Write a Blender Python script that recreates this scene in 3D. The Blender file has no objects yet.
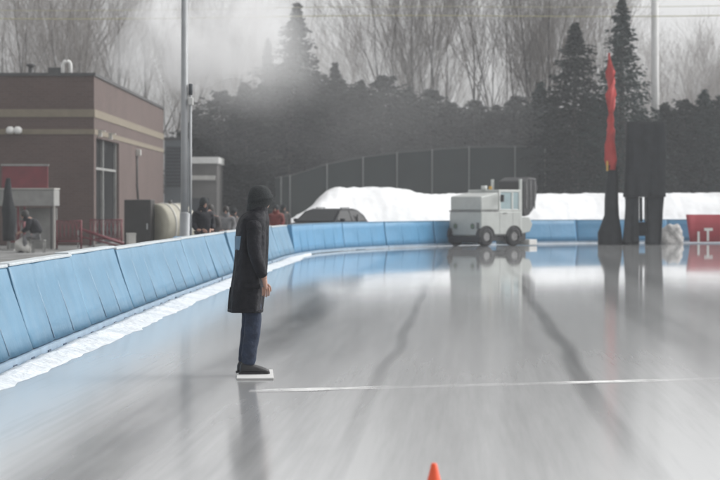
import bpy, bmesh, math, random
from mathutils import Vector, Matrix, noise as mnoise
R = math.radians
rnd = random.Random(7)
scene = bpy.context.scene
COL = scene.collection
F = 2120.0      # focal length in photo pixels
CX, HY, CAMZ = 360.0, 205.0, 1.6

def P(px, py, Y):
    return Vector(((px-CX)*Y/F, Y, CAMZ+(HY-py)*Y/F))
def PX(px, Y): return (px-CX)*Y/F
def PZ(py, Y): return CAMZ+(HY-py)*Y/F

# ------------------------------------------------------------------ mesh builder
class MB:
    def __init__(s): s.v=[]; s.f=[]; s.sm=[]
    def add(s, vs, fs, smooth=False):
        b=len(s.v); s.v += [tuple(v) for v in vs]
        for f in fs: s.f.append(tuple(i+b for i in f)); s.sm.append(smooth)
    def box(s, x0,x1,y0,y1,z0,z1, M=None):
        vs=[Vector((x,y,z)) for z in (z0,z1) for y in (y0,y1) for x in (x0,x1)]
        if M is not None: vs=[M@v for v in vs]
        s.add(vs,[(0,2,3,1),(4,5,7,6),(0,1,5,4),(2,6,7,3),(0,4,6,2),(1,3,7,5)])
    def tube(s, pts, rad, n=8, caps=True, smooth=True):
        pts=[Vector(p) for p in pts]
        if not hasattr(rad,'__len__'): rad=[rad]*len(pts)
        rings=[]; up=None
        for i,p in enumerate(pts):
            d=(pts[min(i+1,len(pts)-1)]-pts[max(i-1,0)])
            if d.length<1e-9: d=Vector((0,0,1))
            d.normalize()
            if up is None: up=Vector((0,0,1)) if abs(d.z)<.9 else Vector((1,0,0))
            a=d.cross(up)
            if a.length<1e-4: a=d.cross(Vector((0,1,0.01)))
            a.normalize(); b=d.cross(a); up=a.cross(d) if False else up
            rings.append([p+(a*math.cos(2*math.pi*k/n)+b*math.sin(2*math.pi*k/n))*rad[i] for k in range(n)])
        vs=[v for r in rings for v in r]; fs=[]
        for i in range(len(pts)-1):
            for k in range(n):
                k2=(k+1)%n
                fs.append((i*n+k,i*n+k2,(i+1)*n+k2,(i+1)*n+k))
        s.add(vs,fs,smooth)
        if caps:
            b=len(s.v)-len(vs)
            s.f.append(tuple(b+k for k in range(n))[::-1]); s.sm.append(False)
            s.f.append(tuple(b+(len(pts)-1)*n+k for k in range(n))); s.sm.append(False)
    def loft(s, rings, caps=True, smooth=True):
        n=len(rings[0]); vs=[v for r in rings for v in r]; fs=[]
        for i in range(len(rings)-1):
            for k in range(n):
                k2=(k+1)%n; fs.append((i*n+k,i*n+k2,(i+1)*n+k2,(i+1)*n+k))
        b=len(s.v); s.add(vs,fs,smooth)
        if caps:
            s.f.append(tuple(b+k for k in range(n))[::-1]); s.sm.append(False)
            s.f.append(tuple(b+(len(rings)-1)*n+k for k in range(n))); s.sm.append(False)
    def prism(s, poly, y0, y1, M=None):           # poly in (x,z), extruded along y
        n=len(poly)
        vs=[Vector((x,y0,z)) for x,z in poly]+[Vector((x,y1,z)) for x,z in poly]
        if M is not None: vs=[M@v for v in vs]
        fs=[tuple(range(n)),tuple(range(2*n-1,n-1,-1))]
        for k in range(n):
            k2=(k+1)%n; fs.append((k,k+n,k2+n,k2))
        s.add(vs,fs)
    def build(s, name, mat, parent=None, loc=None, rotz=0, bevel=0, recalc=True):
        me=bpy.data.meshes.new(name); me.from_pydata(s.v,[],s.f)
        me.polygons.foreach_set('use_smooth', s.sm)
        if recalc:
            bm=bmesh.new(); bm.from_mesh(me); bmesh.ops.recalc_face_normals(bm,faces=bm.faces); bm.to_mesh(me); bm.free()
        me.update(); me.materials.append(mat)
        o=bpy.data.objects.new(name,me); COL.objects.link(o)
        if parent is not None: o.parent=parent
        if loc is not None: o.location=loc
        if rotz: o.rotation_euler.z=rotz
        if bevel:
            m=o.modifiers.new('bevel','BEVEL'); m.width=bevel; m.segments=2; m.limit_method='ANGLE'
        return o

def ell(z,cx,cy,rx,ry,n=20,p=2.0,tilt=0):
    r=[]
    for k in range(n):
        a=2*math.pi*k/n; c,s_=math.cos(a),math.sin(a)
        x=math.copysign(abs(c)**(2/p),c)*rx; y=math.copysign(abs(s_)**(2/p),s_)*ry
        r.append(Vector((cx+x,cy+y,z+tilt*x)))
    return r

def tag(o,label=None,cat=None,group=None,kind=None):
    if label: o['label']=label
    if cat: o['category']=cat
    if group: o['group']=group
    if kind: o['kind']=kind
    return o
def thing(name,label,cat,loc=(0,0,0),rotz=0,group=None):
    o=bpy.data.objects.new(name,None); COL.objects.link(o); o.empty_display_size=.2
    o.location=loc; o.rotation_euler=(0,0,rotz)
    return tag(o,label,cat,group)
def dup(root,loc,rotz,scale,label):
    r=root.copy(); COL.objects.link(r); r.location=loc; r.rotation_euler=(0,0,rotz); r.scale=scale; r['label']=label
    for ch in list(root.children):
        c=ch.copy(); COL.objects.link(c); c.parent=r
        for g in ch.children:
            d=g.copy(); COL.objects.link(d); d.parent=c
    return r

# ------------------------------------------------------------------ materials
def nodes(name):
    m=bpy.data.materials.new(name); m.use_nodes=True
    nt=m.node_tree; return m,nt,nt.nodes['Principled BSDF']
def N(nt,t,**kw):
    n=nt.nodes.new(t)
    for k,v in kw.items(): setattr(n,k,v)
    return n
def math_n(nt,op,a,b=None,c=None):
    n=N(nt,'ShaderNodeMath',operation=op)
    for i,x in enumerate((a,b,c)):
        if x is None: continue
        if hasattr(x,'is_output'): nt.links.new(x,n.inputs[i])
        else: n.inputs[i].default_value=x
    return n.outputs[0]
def mat(name,col,rough=.6,var=.15,scale=4.0,metal=0,bump=0.0,bscale=30,spec=.5,stretch=(1,1,1),dirt=None,dirt_scale=1.5,dirt_amt=.5):
    m,nt,b=nodes(name); L=nt.links
    b.inputs['Roughness'].default_value=rough; b.inputs['Metallic'].default_value=metal
    b.inputs['Specular IOR Level'].default_value=spec
    tc=N(nt,'ShaderNodeTexCoord'); mp=N(nt,'ShaderNodeMapping'); mp.inputs['Scale'].default_value=stretch
    L.new(tc.outputs['Object'],mp.inputs['Vector'])
    nz=N(nt,'ShaderNodeTexNoise'); nz.inputs['Scale'].default_value=scale; nz.inputs['Detail'].default_value=5
    L.new(mp.outputs[0],nz.inputs['Vector'])
    cr=N(nt,'ShaderNodeValToRGB')
    cr.color_ramp.elements[0].position=.3; cr.color_ramp.elements[1].position=.7
    cr.color_ramp.elements[0].color=(*[c*(1-var) for c in col],1)
    cr.color_ramp.elements[1].color=(*[min(1,c*(1+var)) for c in col],1)
    L.new(nz.outputs['Fac'],cr.inputs[0]); out=cr.outputs[0]
    if dirt:
        n2=N(nt,'ShaderNodeTexNoise'); n2.inputs['Scale'].default_value=dirt_scale; n2.inputs['Detail'].default_value=7; n2.inputs['Roughness'].default_value=.65
        L.new(tc.outputs['Object'],n2.inputs['Vector'])
        mr=N(nt,'ShaderNodeMapRange'); mr.inputs[1].default_value=.48; mr.inputs[2].default_value=.7; mr.inputs[4].default_value=dirt_amt
        L.new(n2.outputs['Fac'],mr.inputs[0])
        mx=N(nt,'ShaderNodeMix',data_type='RGBA'); L.new(mr.outputs[0],mx.inputs[0]); L.new(out,mx.inputs[6]); mx.inputs[7].default_value=(*dirt,1)
        out=mx.outputs[2]
    L.new(out,b.inputs['Base Color'])
    if bump:
        n3=N(nt,'ShaderNodeTexNoise'); n3.inputs['Scale'].default_value=bscale; n3.inputs['Detail'].default_value=4
        L.new(mp.outputs[0],n3.inputs['Vector'])
        bp=N(nt,'ShaderNodeBump'); bp.inputs['Strength'].default_value=bump; bp.inputs['Distance'].default_value=.05
        L.new(n3.outputs['Fac'],bp.inputs['Height']); L.new(bp.outputs[0],b.inputs['Normal'])
    return m

M={}
M['pad_blue']=mat('pad_blue_vinyl',(.092,.220,.335),.42,.08,1.2,bump=.25,bscale=5,dirt=(.17,.28,.38),dirt_scale=2.2,dirt_amt=.35)
M['pad_blue2']=mat('pad_blue_vinyl_deep',(.075,.245,.42),.40,.07,1.2,bump=.2,bscale=5,dirt=(.12,.28,.46),dirt_scale=2.0,dirt_amt=.4)
M['pad_white']=mat('pad_white_edge',(.46,.50,.52),.6,.1,6,dirt=(.4,.42,.43))
M['pad_skirt']=mat('pad_skirt',(.25,.34,.43),.5,.12,5)
M['dark_slot']=mat('dark_slot',(.07,.10,.15),.7,.2)
M['snow']=mat('snow',(.74,.75,.76),.8,.04,.6,bump=.5,bscale=3,spec=.2)
M['slush']=mat('scraped_slush',(.64,.67,.70),.7,.12,1.8,bump=.8,bscale=9,spec=.3,dirt=(.50,.56,.61),dirt_scale=1.3,dirt_amt=.7)
M['snow_bank']=mat('snow_bank',(.76,.77,.78),.85,.03,.3,bump=.5,bscale=2,spec=.2,dirt=(.50,.50,.50),dirt_scale=.45,dirt_amt=.6)  # grey noise is part dirt, part faint shading put into the snow colour
M['dirty_snow']=mat('dirty_snow',(.42,.41,.40),.9,.3,6,bump=.6,bscale=12)
M['tarmac']=mat('tarmac',(.13,.13,.125),.75,.2,2,bump=.2,dirt=(.45,.46,.46),dirt_scale=.5,dirt_amt=.7)
M['coat']=mat('coat_black',(.0165,.017,.021),.62,.35,6,bump=.9,bscale=7,spec=.15)
M['jeans']=mat('jeans',(.022,.033,.062),.85,.25,14,bump=.4,bscale=18)
M['boot']=mat('boot_black',(.018,.018,.02),.5,.2)
M['knit']=mat('knit_black',(.030,.034,.036),.95,.25,60,bump=.5,bscale=120)
M['skin']=mat('skin',(.42,.25,.19),.55,.08,12)
M['hair']=mat('hair_dark',(.02,.017,.015),.6,.2,40)
M['pale_cloth']=mat('pale_blue_cloth',(.12,.20,.28),.8,.12,20)
M['mat_white']=mat('white_foam',(.58,.58,.57),.7,.1,8,dirt=(.5,.5,.5),dirt_scale=8,dirt_amt=.5)
M['body_grey']=mat('machine_paint',(.44,.46,.44),.4,.06,1.5,dirt=(.30,.31,.30),dirt_scale=1.6,dirt_amt=.5)
M['body_light']=mat('machine_paint_light',(.52,.54,.52),.4,.06,2)
M['black_plastic']=mat('black_plastic',(.028,.028,.03),.5,.2)
M['rubber']=mat('rubber',(.03,.03,.032),.85,.2)
M['steel']=mat('steel',(.45,.46,.47),.35,.1,6,metal=.8)
M['glass']=mat('window_glass',(.30,.40,.42),.08,.2,1.0,spec=.8)
M['dark_glass']=mat('dark_glass',(.014,.015,.016),.3,.2,1.5,spec=.2)
M['lamp_lens']=mat('lamp_lens',(.13,.17,.11),.2,.1)
M['red_fabric']=mat('red_fabric',(.42,.04,.035),.7,.15,3,bump=.3,bscale=8)
M['banner_red']=mat('banner_red',(.36,.035,.05),.6,.12,2)
M['black_fabric']=mat('black_fabric',(.013,.015,.018),.85,.3,3,bump=.4,bscale=9)
M['grey_strip']=mat('grey_plastic_strip',(.17,.17,.17),.5,.35,5)
M['yellow']=mat('yellow_tag',(.55,.33,.06),.6,.1)
M['white_paint']=mat('white_paint',(.72,.72,.70),.5,.06)
M['off_white']=mat('off_white',(.50,.49,.46),.6,.12,3)
M['band']=mat('tan_stone',(.20,.17,.125),.8,.1,3)
M['coping']=mat('dark_coping',(.06,.06,.06),.6,.2)
M['galv']=mat('galvanised_pole',(.30,.31,.32),.5,.1,3,metal=.2)
M['galv_light']=mat('pale_pole',(.52,.52,.51),.7,.08,2)
M['wire']=mat('wire',(.34,.32,.16),.7,.1)
M['fence_post']=mat('fence_post',(.16,.165,.165),.5,.1,metal=.2)
M['fence_rail']=mat('fence_rail',(.09,.095,.095),.5,.1)
M['screen']=mat('windscreen_mesh',(.026,.033,.031),.9,.12,.8)
M['tank']=mat('cream_tank',(.46,.44,.36),.5,.12,2,dirt=(.28,.26,.2),dirt_scale=1.5,dirt_amt=.5)
M['cabinet']=mat('black_cabinet',(.03,.028,.027),.6,.2,2)
M['booth_grey']=mat('booth_grey',(.26,.26,.25),.7,.15,3)
M['red_paint']=mat('red_paint',(.15,.026,.034),.55,.15,3)
M['tower_grey']=mat('tower_grey',(.11,.125,.135),.7,.12,.6)
M['louvre']=mat('louvre_dark',(.035,.042,.05),.6,.2)
M['shed']=mat('shed_wall',(.13,.125,.12),.8,.15,1)
M['car_paint']=mat('car_paint',(.014,.015,.018),.6,.1,2,metal=0,spec=.15)
M['tail_red']=mat('tail_red',(.5,.03,.02),.25,.05)
M['orange']=mat('orange_cone',(.85,.10,.03),.45,.06,8)
M['bark']=mat('bark_grey',(.062,.055,.05),.9,.3,3)
M['twig']=mat('twig',(.17,.15,.135),.9,.25,.6)
M['twig_pale']=mat('twig_pale',(.24,.22,.205),.9,.25,.6)
M['needle']=mat('needles_dark',(.022,.026,.023),.8,.45,.8,spec=.2)
M['needle2']=mat('needles_green',(.024,.034,.031),.8,.45,.9,spec=.2)
M['drab']=mat('drab_jacket',(.05,.045,.045),.8,.3,5)
M['red_jacket']=mat('red_jacket',(.16,.025,.02),.8,.2,5)
M['grey_jacket']=mat('grey_jacket',(.16,.16,.165),.8,.25,5)

def brick_mat():
    m,nt,b=nodes('brown_brick'); L=nt.links
    tc=N(nt,'ShaderNodeTexCoord'); sp=N(nt,'ShaderNodeSeparateXYZ'); L.new(tc.outputs['Object'],sp.inputs[0])
    cb=N(nt,'ShaderNodeCombineXYZ'); L.new(math_n(nt,'ADD',sp.outputs[0],sp.outputs[1]),cb.inputs[0]); L.new(sp.outputs[2],cb.inputs[1])
    br=N(nt,'ShaderNodeTexBrick'); br.inputs['Scale'].default_value=1.0
    br.inputs['Brick Width'].default_value=.30; br.inputs['Row Height'].default_value=.10; br.inputs['Mortar Size'].default_value=.012
    br.inputs['Color1'].default_value=(.088,.058,.050,1); br.inputs['Color2'].default_value=(.106,.070,.061,1); br.inputs['Mortar'].default_value=(.112,.086,.078,1)
    L.new(cb.outputs[0],br.inputs['Vector'])
    nz=N(nt,'ShaderNodeTexNoise'); nz.inputs['Scale'].default_value=.5; nz.inputs['Detail'].default_value=6; L.new(tc.outputs['Object'],nz.inputs['Vector'])
    mr=N(nt,'ShaderNodeMapRange'); mr.inputs[3].default_value=.75; mr.inputs[4].default_value=1.2; L.new(nz.outputs['Fac'],mr.inputs[0])
    mx=N(nt,'ShaderNodeMix',data_type='RGBA',blend_type='MULTIPLY'); mx.inputs[0].default_value=1
    L.new(br.outputs['Color'],mx.inputs[6]); L.new(mr.outputs[0],mx.inputs[7]); L.new(mx.outputs[2],b.inputs['Base Color'])
    b.inputs['Roughness'].default_value=.85
    return m
M['brick']=brick_mat()

def smooth_band(nt,u,c,w,soft):
    d=math_n(nt,'ABSOLUTE',math_n(nt,'SUBTRACT',u,c))
    mr=N(nt,'ShaderNodeMapRange',interpolation_type='SMOOTHSTEP'); nt.links.new(d,mr.inputs[0])
    mr.inputs[1].default_value=w; mr.inputs[2].default_value=w+soft; mr.inputs[3].default_value=1; mr.inputs[4].default_value=0
    return mr.outputs[0]
def ice_mat():
    m,nt,b=nodes('ice'); L=nt.links
    tc=N(nt,'ShaderNodeTexCoord'); sp=N(nt,'ShaderNodeSeparateXYZ'); L.new(tc.outputs['Object'],sp.inputs[0])
    x,y=sp.outputs[0],sp.outputs[1]
    def noise(sx,sy,scale=1,detail=4,rough=.5,off=0):
        mp=N(nt,'ShaderNodeMapping'); mp.inputs['Scale'].default_value=(sx,sy,1); mp.inputs['Location'].default_value=(off,off*.7,0)
        mp.inputs['Rotation'].default_value=(0,0,R(0))
        cb=N(nt,'ShaderNodeCombineXYZ'); L.new(u0,cb.inputs[0]); L.new(y,cb.inputs[1]); L.new(cb.outputs[0],mp.inputs[0])
        nz=N(nt,'ShaderNodeTexNoise'); nz.inputs['Scale'].default_value=scale; nz.inputs['Detail'].default_value=detail; nz.inputs['Roughness'].default_value=rough
        L.new(mp.outputs[0],nz.inputs['Vector']); return nz.outputs['Fac']
    u0=math_n(nt,'SUBTRACT',x,math_n(nt,'MULTIPLY',y,.05))
    wob=math_n(nt,'MULTIPLY',math_n(nt,'SUBTRACT',noise(.02,.09,1,2),.5),.55)
    u=math_n(nt,'ADD',u0,wob)
    jag=noise(2.0,.25,1,5,.6,3.0)
    streak=noise(3.2,.05,1,5,.6,11.0)     # long resurfacing streaks
    fine=noise(14,.5,1,3,.6,5.0)
    patch=noise(.35,.10,1,4,.55,21.0)
    masks=[]
    for c,w,s,amt in ((-.78,.02,.085,.52),(1.10,.03,.12,.60),(-2.35,.08,.40,.55),(-1.75,.30,.9,.36),(2.6,.08,.5,.35),(.2,.2,.7,.16),(3.9,.1,.6,.3)):
        masks.append(math_n(nt,'MULTIPLY',smooth_band(nt,u,c,w,s),amt))
    fd=N(nt,'ShaderNodeMapRange',interpolation_type='SMOOTHSTEP'); L.new(y,fd.inputs[0]); fd.inputs[1].default_value=12; fd.inputs[2].default_value=20; fd.inputs[3].default_value=.28; fd.inputs[4].default_value=1
    masks[0]=math_n(nt,'MULTIPLY',masks[0],fd.outputs[0]); masks[1]=math_n(nt,'MULTIPLY',masks[1],fd.outputs[0])
    tot=masks[0]
    for k in masks[1:]: tot=math_n(nt,'ADD',tot,k)
    tot=math_n(nt,'MULTIPLY',tot,math_n(nt,'ADD',math_n(nt,'MULTIPLY',jag,1.4),.25))
    tot=math_n(nt,'ADD',tot,math_n(nt,'MULTIPLY',math_n(nt,'SUBTRACT',streak,.45),.55))
    tot=math_n(nt,'ADD',tot,math_n(nt,'MULTIPLY',math_n(nt,'SUBTRACT',patch,.5),.35))
    tot=math_n(nt,'ADD',tot,math_n(nt,'MULTIPLY',math_n(nt,'SUBTRACT',fine,.5),.40))
    cr=N(nt,'ShaderNodeValToRGB'); e=cr.color_ramp.elements
    e[0].position=0; e[0].color=(.48,.485,.485,1); e[1].position=.9; e[1].color=(.14,.142,.145,1)
    L.new(tot,cr.inputs[0]); L.new(cr.outputs[0],b.inputs['Base Color'])
    # wetter film far out (freshly flooded), duller near the camera
    mr=N(nt,'ShaderNodeMapRange'); L.new(y,mr.inputs[0]); mr.inputs[1].default_value=14; mr.inputs[2].default_value=58; mr.inputs[3].default_value=.145; mr.inputs[4].default_value=.03
    ro=math_n(nt,'ADD',mr.outputs[0],math_n(nt,'MULTIPLY',math_n(nt,'SUBTRACT',patch,.5),.06))
    ro=math_n(nt,'MAXIMUM',ro,.028)
    L.new(ro,b.inputs['Roughness']); b.inputs['IOR'].default_value=1.31
    bn=noise(1.2,.35,1,3,.5,31.0)
    bp=N(nt,'ShaderNodeBump'); bp.inputs['Strength'].default_value=.03; bp.inputs['Distance'].default_value=.02
    L.new(math_n(nt,'ADD',bn,math_n(nt,'MULTIPLY',fine,.15)),bp.inputs['Height']); L.new(bp.outputs[0],b.inputs['Normal'])
    return m
M['ice']=ice_mat()
def line_mat():
    m,nt,b=nodes('worn_white_line'); L=nt.links
    tc=N(nt,'ShaderNodeTexCoord'); nz=N(nt,'ShaderNodeTexNoise'); nz.inputs['Scale'].default_value=1.6; nz.inputs['Detail'].default_value=6; nz.inputs['Roughness'].default_value=.7
    L.new(tc.outputs['Object'],nz.inputs['Vector'])
    mr=N(nt,'ShaderNodeMapRange'); mr.inputs[1].default_value=.40; mr.inputs[2].default_value=.66; mr.inputs[3].default_value=.22; mr.inputs[4].default_value=1; L.new(nz.outputs['Fac'],mr.inputs[0])
    sx=N(nt,'ShaderNodeSeparateXYZ'); L.new(tc.outputs['Object'],sx.inputs[0])
    k=math_n(nt,'ADD',smooth_band(nt,sx.outputs[0],-.45,.28,.5),smooth_band(nt,sx.outputs[0],2.3,.22,.5))
    k=math_n(nt,'ADD',math_n(nt,'MULTIPLY',k,.75),math_n(nt,'MULTIPLY',smooth_band(nt,sx.outputs[0],1.0,1.9,.7),.22))
    L.new(math_n(nt,'MULTIPLY',mr.outputs[0],math_n(nt,'MINIMUM',k,1.0)),b.inputs['Alpha']); b.inputs['Base Color'].default_value=(.82,.82,.81,1); b.inputs['Roughness'].default_value=.6
    return m
M['line']=line_mat()

# ------------------------------------------------------------------ rink edge curve
KN=[(-3.62,4),(-3.52,9),(-3.44,14),(-3.38,20.4),(-3.32,26.5),(-3.24,31),(-3.12,36.5),(-2.76,48),(-2.36,58),(-1.95,66),(-.55,74.2),(2.8,82.0),(6.5,86.6),(10.5,89.2),(15,90.5),(21,91.2),(28,91.6)]
def catmull(pts,step=.1):
    out=[]
    for i in range(1,len(pts)-2):
        p0,p1,p2,p3=[Vector((*p,0)) for p in pts[i-1:i+3]]
        n=max(2,int((p2-p1).length/step))
        for k in range(n):
            t=k/n
            out.append(.5*((2*p1)+(p2-p0)*t+(2*p0-5*p1+4*p2-p3)*t*t+(3*p1-p0-3*p2+p3)*t**3))
    return out
CUR=catmull(KN)
def at_len(start_y,step):
    """walk along the edge in chords of length step from the point where y=start_y"""
    i=min(range(len(CUR)),key=lambda k:abs(CUR[k].y-start_y)); pts=[CUR[i]]
    for p in CUR[i:]:
        if (p-pts[-1]).length>=step: pts.append(p)
    return pts
def wall_x(y):
    b=min(CUR,key=lambda p:abs(p.y-y)); return b.x

# ground, tarmac, ice
g=MB(); g.box(-900,900,-300,1200,-.5,-.06); o=g.build('ground',M['snow']); tag(o,kind='structure')
o=MB(); 
edge=[p for p in CUR if p.y<82]
vs=[];fs=[]
for k,p in enumerate(edge[::8]):
    vs+= [(-45,p.y,-.02),(p.x-.2,p.y,-.02)]
n=len(vs)//2
o.add(vs,[(2*k,2*k+1,2*k+3,2*k+2) for k in range(n-1)])
vs=[(-45,edge[::8][-1].y,-.02),(edge[::8][-1].x-.2,edge[::8][-1].y,-.02),(-9,125,-.02),(-45,125,-.02)]
o.add(vs,[(0,1,2,3)])
tag(o.build('tarmac',M['tarmac']),kind='structure')
ic=MB(); vs=[(-3.95,-30,0),(45,-30,0)]
for p in CUR[::6]:
    vs+=[(p.x-.32 if p.y<70 else p.x-.25,p.y+(.0 if p.y<70 else .2),0),(45,p.y+(.0 if p.y<70 else .2),0)]
n=len(vs)//2
ic.add(vs,[(2*k,2*k+1,2*k+3,2*k+2) for k in range(n-1)])
tag(ic.build('ice',M['ice']),kind='structure')

# worn white start line across the ice
ln=MB(); vs=[];K=60
for k in range(K+1):
    X=-.95+k*(7.0/K); Y=18.25+(X+.75)*.30
    w=.13+.06*mnoise.noise((X*3,0,0))
    vs+=[(X,Y-w,.005),(X,Y+w,.005)]
ln.add(vs,[(2*k,2*k+2,2*k+3,2*k+1) for k in range(K)])
tag(ln.build('start_line',M['line']),kind='structure')

# ------------------------------------------------------------------ crash pads
ORD=['first','second','third','fourth','fifth','sixth','seventh','eighth','ninth','tenth','eleventh','twelfth','thirteenth','fourteenth','fifteenth','sixteenth','seventeenth','eighteenth','nineteenth','twentieth','twenty-first','twenty-second','twenty-third','twenty-fourth','twenty-fifth','twenty-sixth','twenty-seventh','twenty-eighth']
ends=at_len(17.9,4.3)
def crash_pad(i,a,b):
    d=b-a; L_=d.length-(.03 if d.x<2 else .004); ang=math.atan2(d.y,d.x)
    far=(a.y+b.y)/2>66
    lean=.30 if not far else .12
    lean+=rnd.uniform(-.03,.03)*(.2 if far else 1); h=.97+(rnd.uniform(-.015,.015) if not far else 0)
    if i==0: where='cut by the left edge of the picture, nearest of the row'
    elif a.y<60: where='%s from the left edge along the side of the rink'%ORD[i]
    elif not far: where='%s from the left edge, where the rink side starts to bend'%ORD[i]
    else: where='%s from the left edge, along the far side below the snow'%ORD[i]
    t=thing('crash_pad','blue crash pad '+where,'crash pad',((a.x+b.x)/2,(a.y+b.y)/2,0),ang+rnd.uniform(-.006,.006),'blue crash pads round the rink edge')
    # local: +x along, +y away from ice
    nx=36; prof=[(0.02,.10),(.02+lean*.25,.10+(h-.1)*.25),(.02+lean*.5,.10+(h-.1)*.5),(.02+lean*.75,.10+(h-.1)*.75),(lean,h-.03),(lean+.03,h),(lean+.14,h),(lean+.16,h-.05),(.34 if not far else .26,.08)]
    c=MB(); rings=[]
    seams=[L_*(-.5+k/3) for k in range(4)]
    creases=[rnd.uniform(-.5,.5)*L_ for _ in range(5)]
    for k in range(nx+1):
        x=-L_/2+L_*k/nx
        ds=min(abs(x-s) for s in seams); bulge=(.022 if not far else .006)*min(1,ds/.30)**.6
        for cx in creases: bulge-=(.006 if not far else .001)*max(0,1-abs(x-cx)/.10)
        ring=[]
        for j,(yy,zz) in enumerate(prof):
            bl=bulge if j<5 else 0
            jit=.008*mnoise.noise((x*1.5+i*7,zz*3,0))
            ring.append(Vector((x,yy-bl+jit+.03,zz+(.012*mnoise.noise((x*.9+i*5,3,1)) if j>3 else 0))))
        rings.append(ring)
    c.loft(rings)
    cov=c.build('cover',M['pad_blue2' if far else 'pad_blue'],t)
    for s in seams[1:3]:
        sm=MB(); sm.tube([(s,.02+lean*q+.028,.12+(h-.16)*q) for q in (0,.5,1)],.008,6); sm.build('seam',M['pad_skirt' if not far else 'pad_blue2'],cov)
    tp=MB(); tp.box(-L_/2+.01,L_/2-.01,lean+.02,lean+.20,h-.012,h+.022); tp.build('top_strip',M['pad_white'] if not far else M['pad_blue'],t,bevel=.01)
    sk=MB(); sk.box(-L_/2,L_/2,-.035,.0,.015,.10); sk.box(-L_/2,L_/2,0,.3,.02,.085); s_=sk.build('base_skirt',M['pad_skirt'],t)
    if not far:
        for k in range(4):
            x=-L_/2+L_*(k+.5)/4
            q=MB(); q.box(x-.09,x+.09,-.045,-.03,.012,.05); q.build('drain_slot',M['dark_slot'],s_)
npad=0
for i in range(len(ends)-1):
    a,b=ends[i],ends[i+1]
    if (a.x)/max(a.y,1)*F+CX>760: break
    crash_pad(i,a,b); npad+=1

# ridge of scraped snow against the foot of the pads
rd=MB(); rings=[]
sel=[p for p in CUR if 9<p.y<69]
for k in range(0,len(sel)-1,4):
    p=sel[k]; d=(sel[min(k+3,len(sel)-1)]-sel[max(k-3,0)]).normalized(); nrm=Vector((d.y,-d.x,0))
    fade=max(0.03,min(1,(69-p.y)/6))
    w=(min(.44,.22+.018*max(0,p.y-15))+.07*mnoise.noise((p.y*.35,0,0))+.08*mnoise.noise((p.y*1.9,4,0)))*fade
    h=.045+.02*mnoise.noise((p.y*.8,9,0))
    ring=[]
    for q,hh in ((.045,.0),(.05,1.0),(.25,1.05),(.5,.75),(.75,.4),(.92,.15),(1,0)):
        v=p+nrm*(.045+(w)*q); ring.append(Vector((v.x,v.y,max(0.001,h*hh*(1+.4*mnoise.noise((v.x*5,v.y*3,q*5)))))))
    rings.append(ring)
n=len(rings[0]); vs=[v for r in rings for v in r]
rd.add(vs,[(i*n+k,i*n+k+1,(i+1)*n+k+1,(i+1)*n+k) for i in range(len(rings)-1) for k in range(n-1)],True)
tag(rd.build('snow_ridge',M['slush']),'low ridge of scraped white snow along the foot of the left pads','snow',kind='stuff')

# ------------------------------------------------------------------ snow bank
def lin(pts,x):
    if x<=pts[0][0]: return pts[0][1]
    for (a,ha),(b,hb) in zip(pts,pts[1:]):
        if a<=x<=b: return ha+(hb-ha)*(x-a)/(b-a)
    return pts[-1][1]
FRONT=[(255,74),(290,78),(350,82.5),(390,83.8),(440,85.3),(520,89),(590,91),(700,92.3),(760,92.8)]     # just behind the pads, further back behind the car
TOPPX=[(255,232),(285,223),(300,213),(312,204),(322,195),(334,189.5),(348,187.5),(388,188),(404,190),(418,193),(445,194),(480,194),(540,193.5),(620,193),(700,193),(760,193)]
sb=MB(); nx,ny=260,34; vs=[]
for j in range(ny+1):
    q=j/ny
    for k in range(nx+1):
        px=255+(760-255)*k/nx; Yf0=lin(FRONT,px); Y=Yf0+11*q
        top=PZ(sum(lin(TOPPX,px+d) for d in (-6,0,6))/3,Yf0+4.4)
        h=max(.05,top)*(math.sin(min(1,q/.4)*math.pi/2)**.75 if q<.4 else 1-((q-.4)/.6)**2*.9)
        X=PX(px,Yf0+4.4)
        am=1 if px<415 else .35; h+=am*.10*h*mnoise.noise((X*.5,Y*.4,1))*(1-q*.6)+(.03+.05*am)*mnoise.noise((X*1.7,Y*1.5,2))*min(1,h)+.05*mnoise.noise((X*4.1,Y*3.9,7))*(1-q)
        if j==0 or j==ny: h=-.1
        vs.append((X,Y,h))
sb.add(vs,[(j*(nx+1)+k,j*(nx+1)+k+1,(j+1)*(nx+1)+k+1,(j+1)*(nx+1)+k) for j in range(ny) for k in range(nx)],True)
tag(sb.build('snow_bank',M['snow_bank']),'long bank of piled white snow behind the far blue pads','snow bank',kind='stuff')
# small dirty heap beside the black tower
dh=MB(); bmh=bmesh.new(); bmesh.ops.create_icosphere(bmh,subdivisions=4,radius=1)
for v in bmh.verts:
    v.co*=1+.35*mnoise.noise(v.co*1.6)+.15*mnoise.noise(v.co*4.5); v.co.x*=.62; v.co.y*=.45; v.co.z=max(-.02,v.co.z*.78)
me=bpy.data.meshes.new('snow_heap'); bmh.to_mesh(me); bmh.free(); me.materials.append(M['dirty_snow'])
for p in me.polygons: p.use_smooth=True
o=bpy.data.objects.new('snow_heap',me); COL.objects.link(o); o.location=(PX(671,87.5),87.5,0)
tag(o,'small heap of dirty grey snow between the black tower and the red banner','snow heap')

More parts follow.
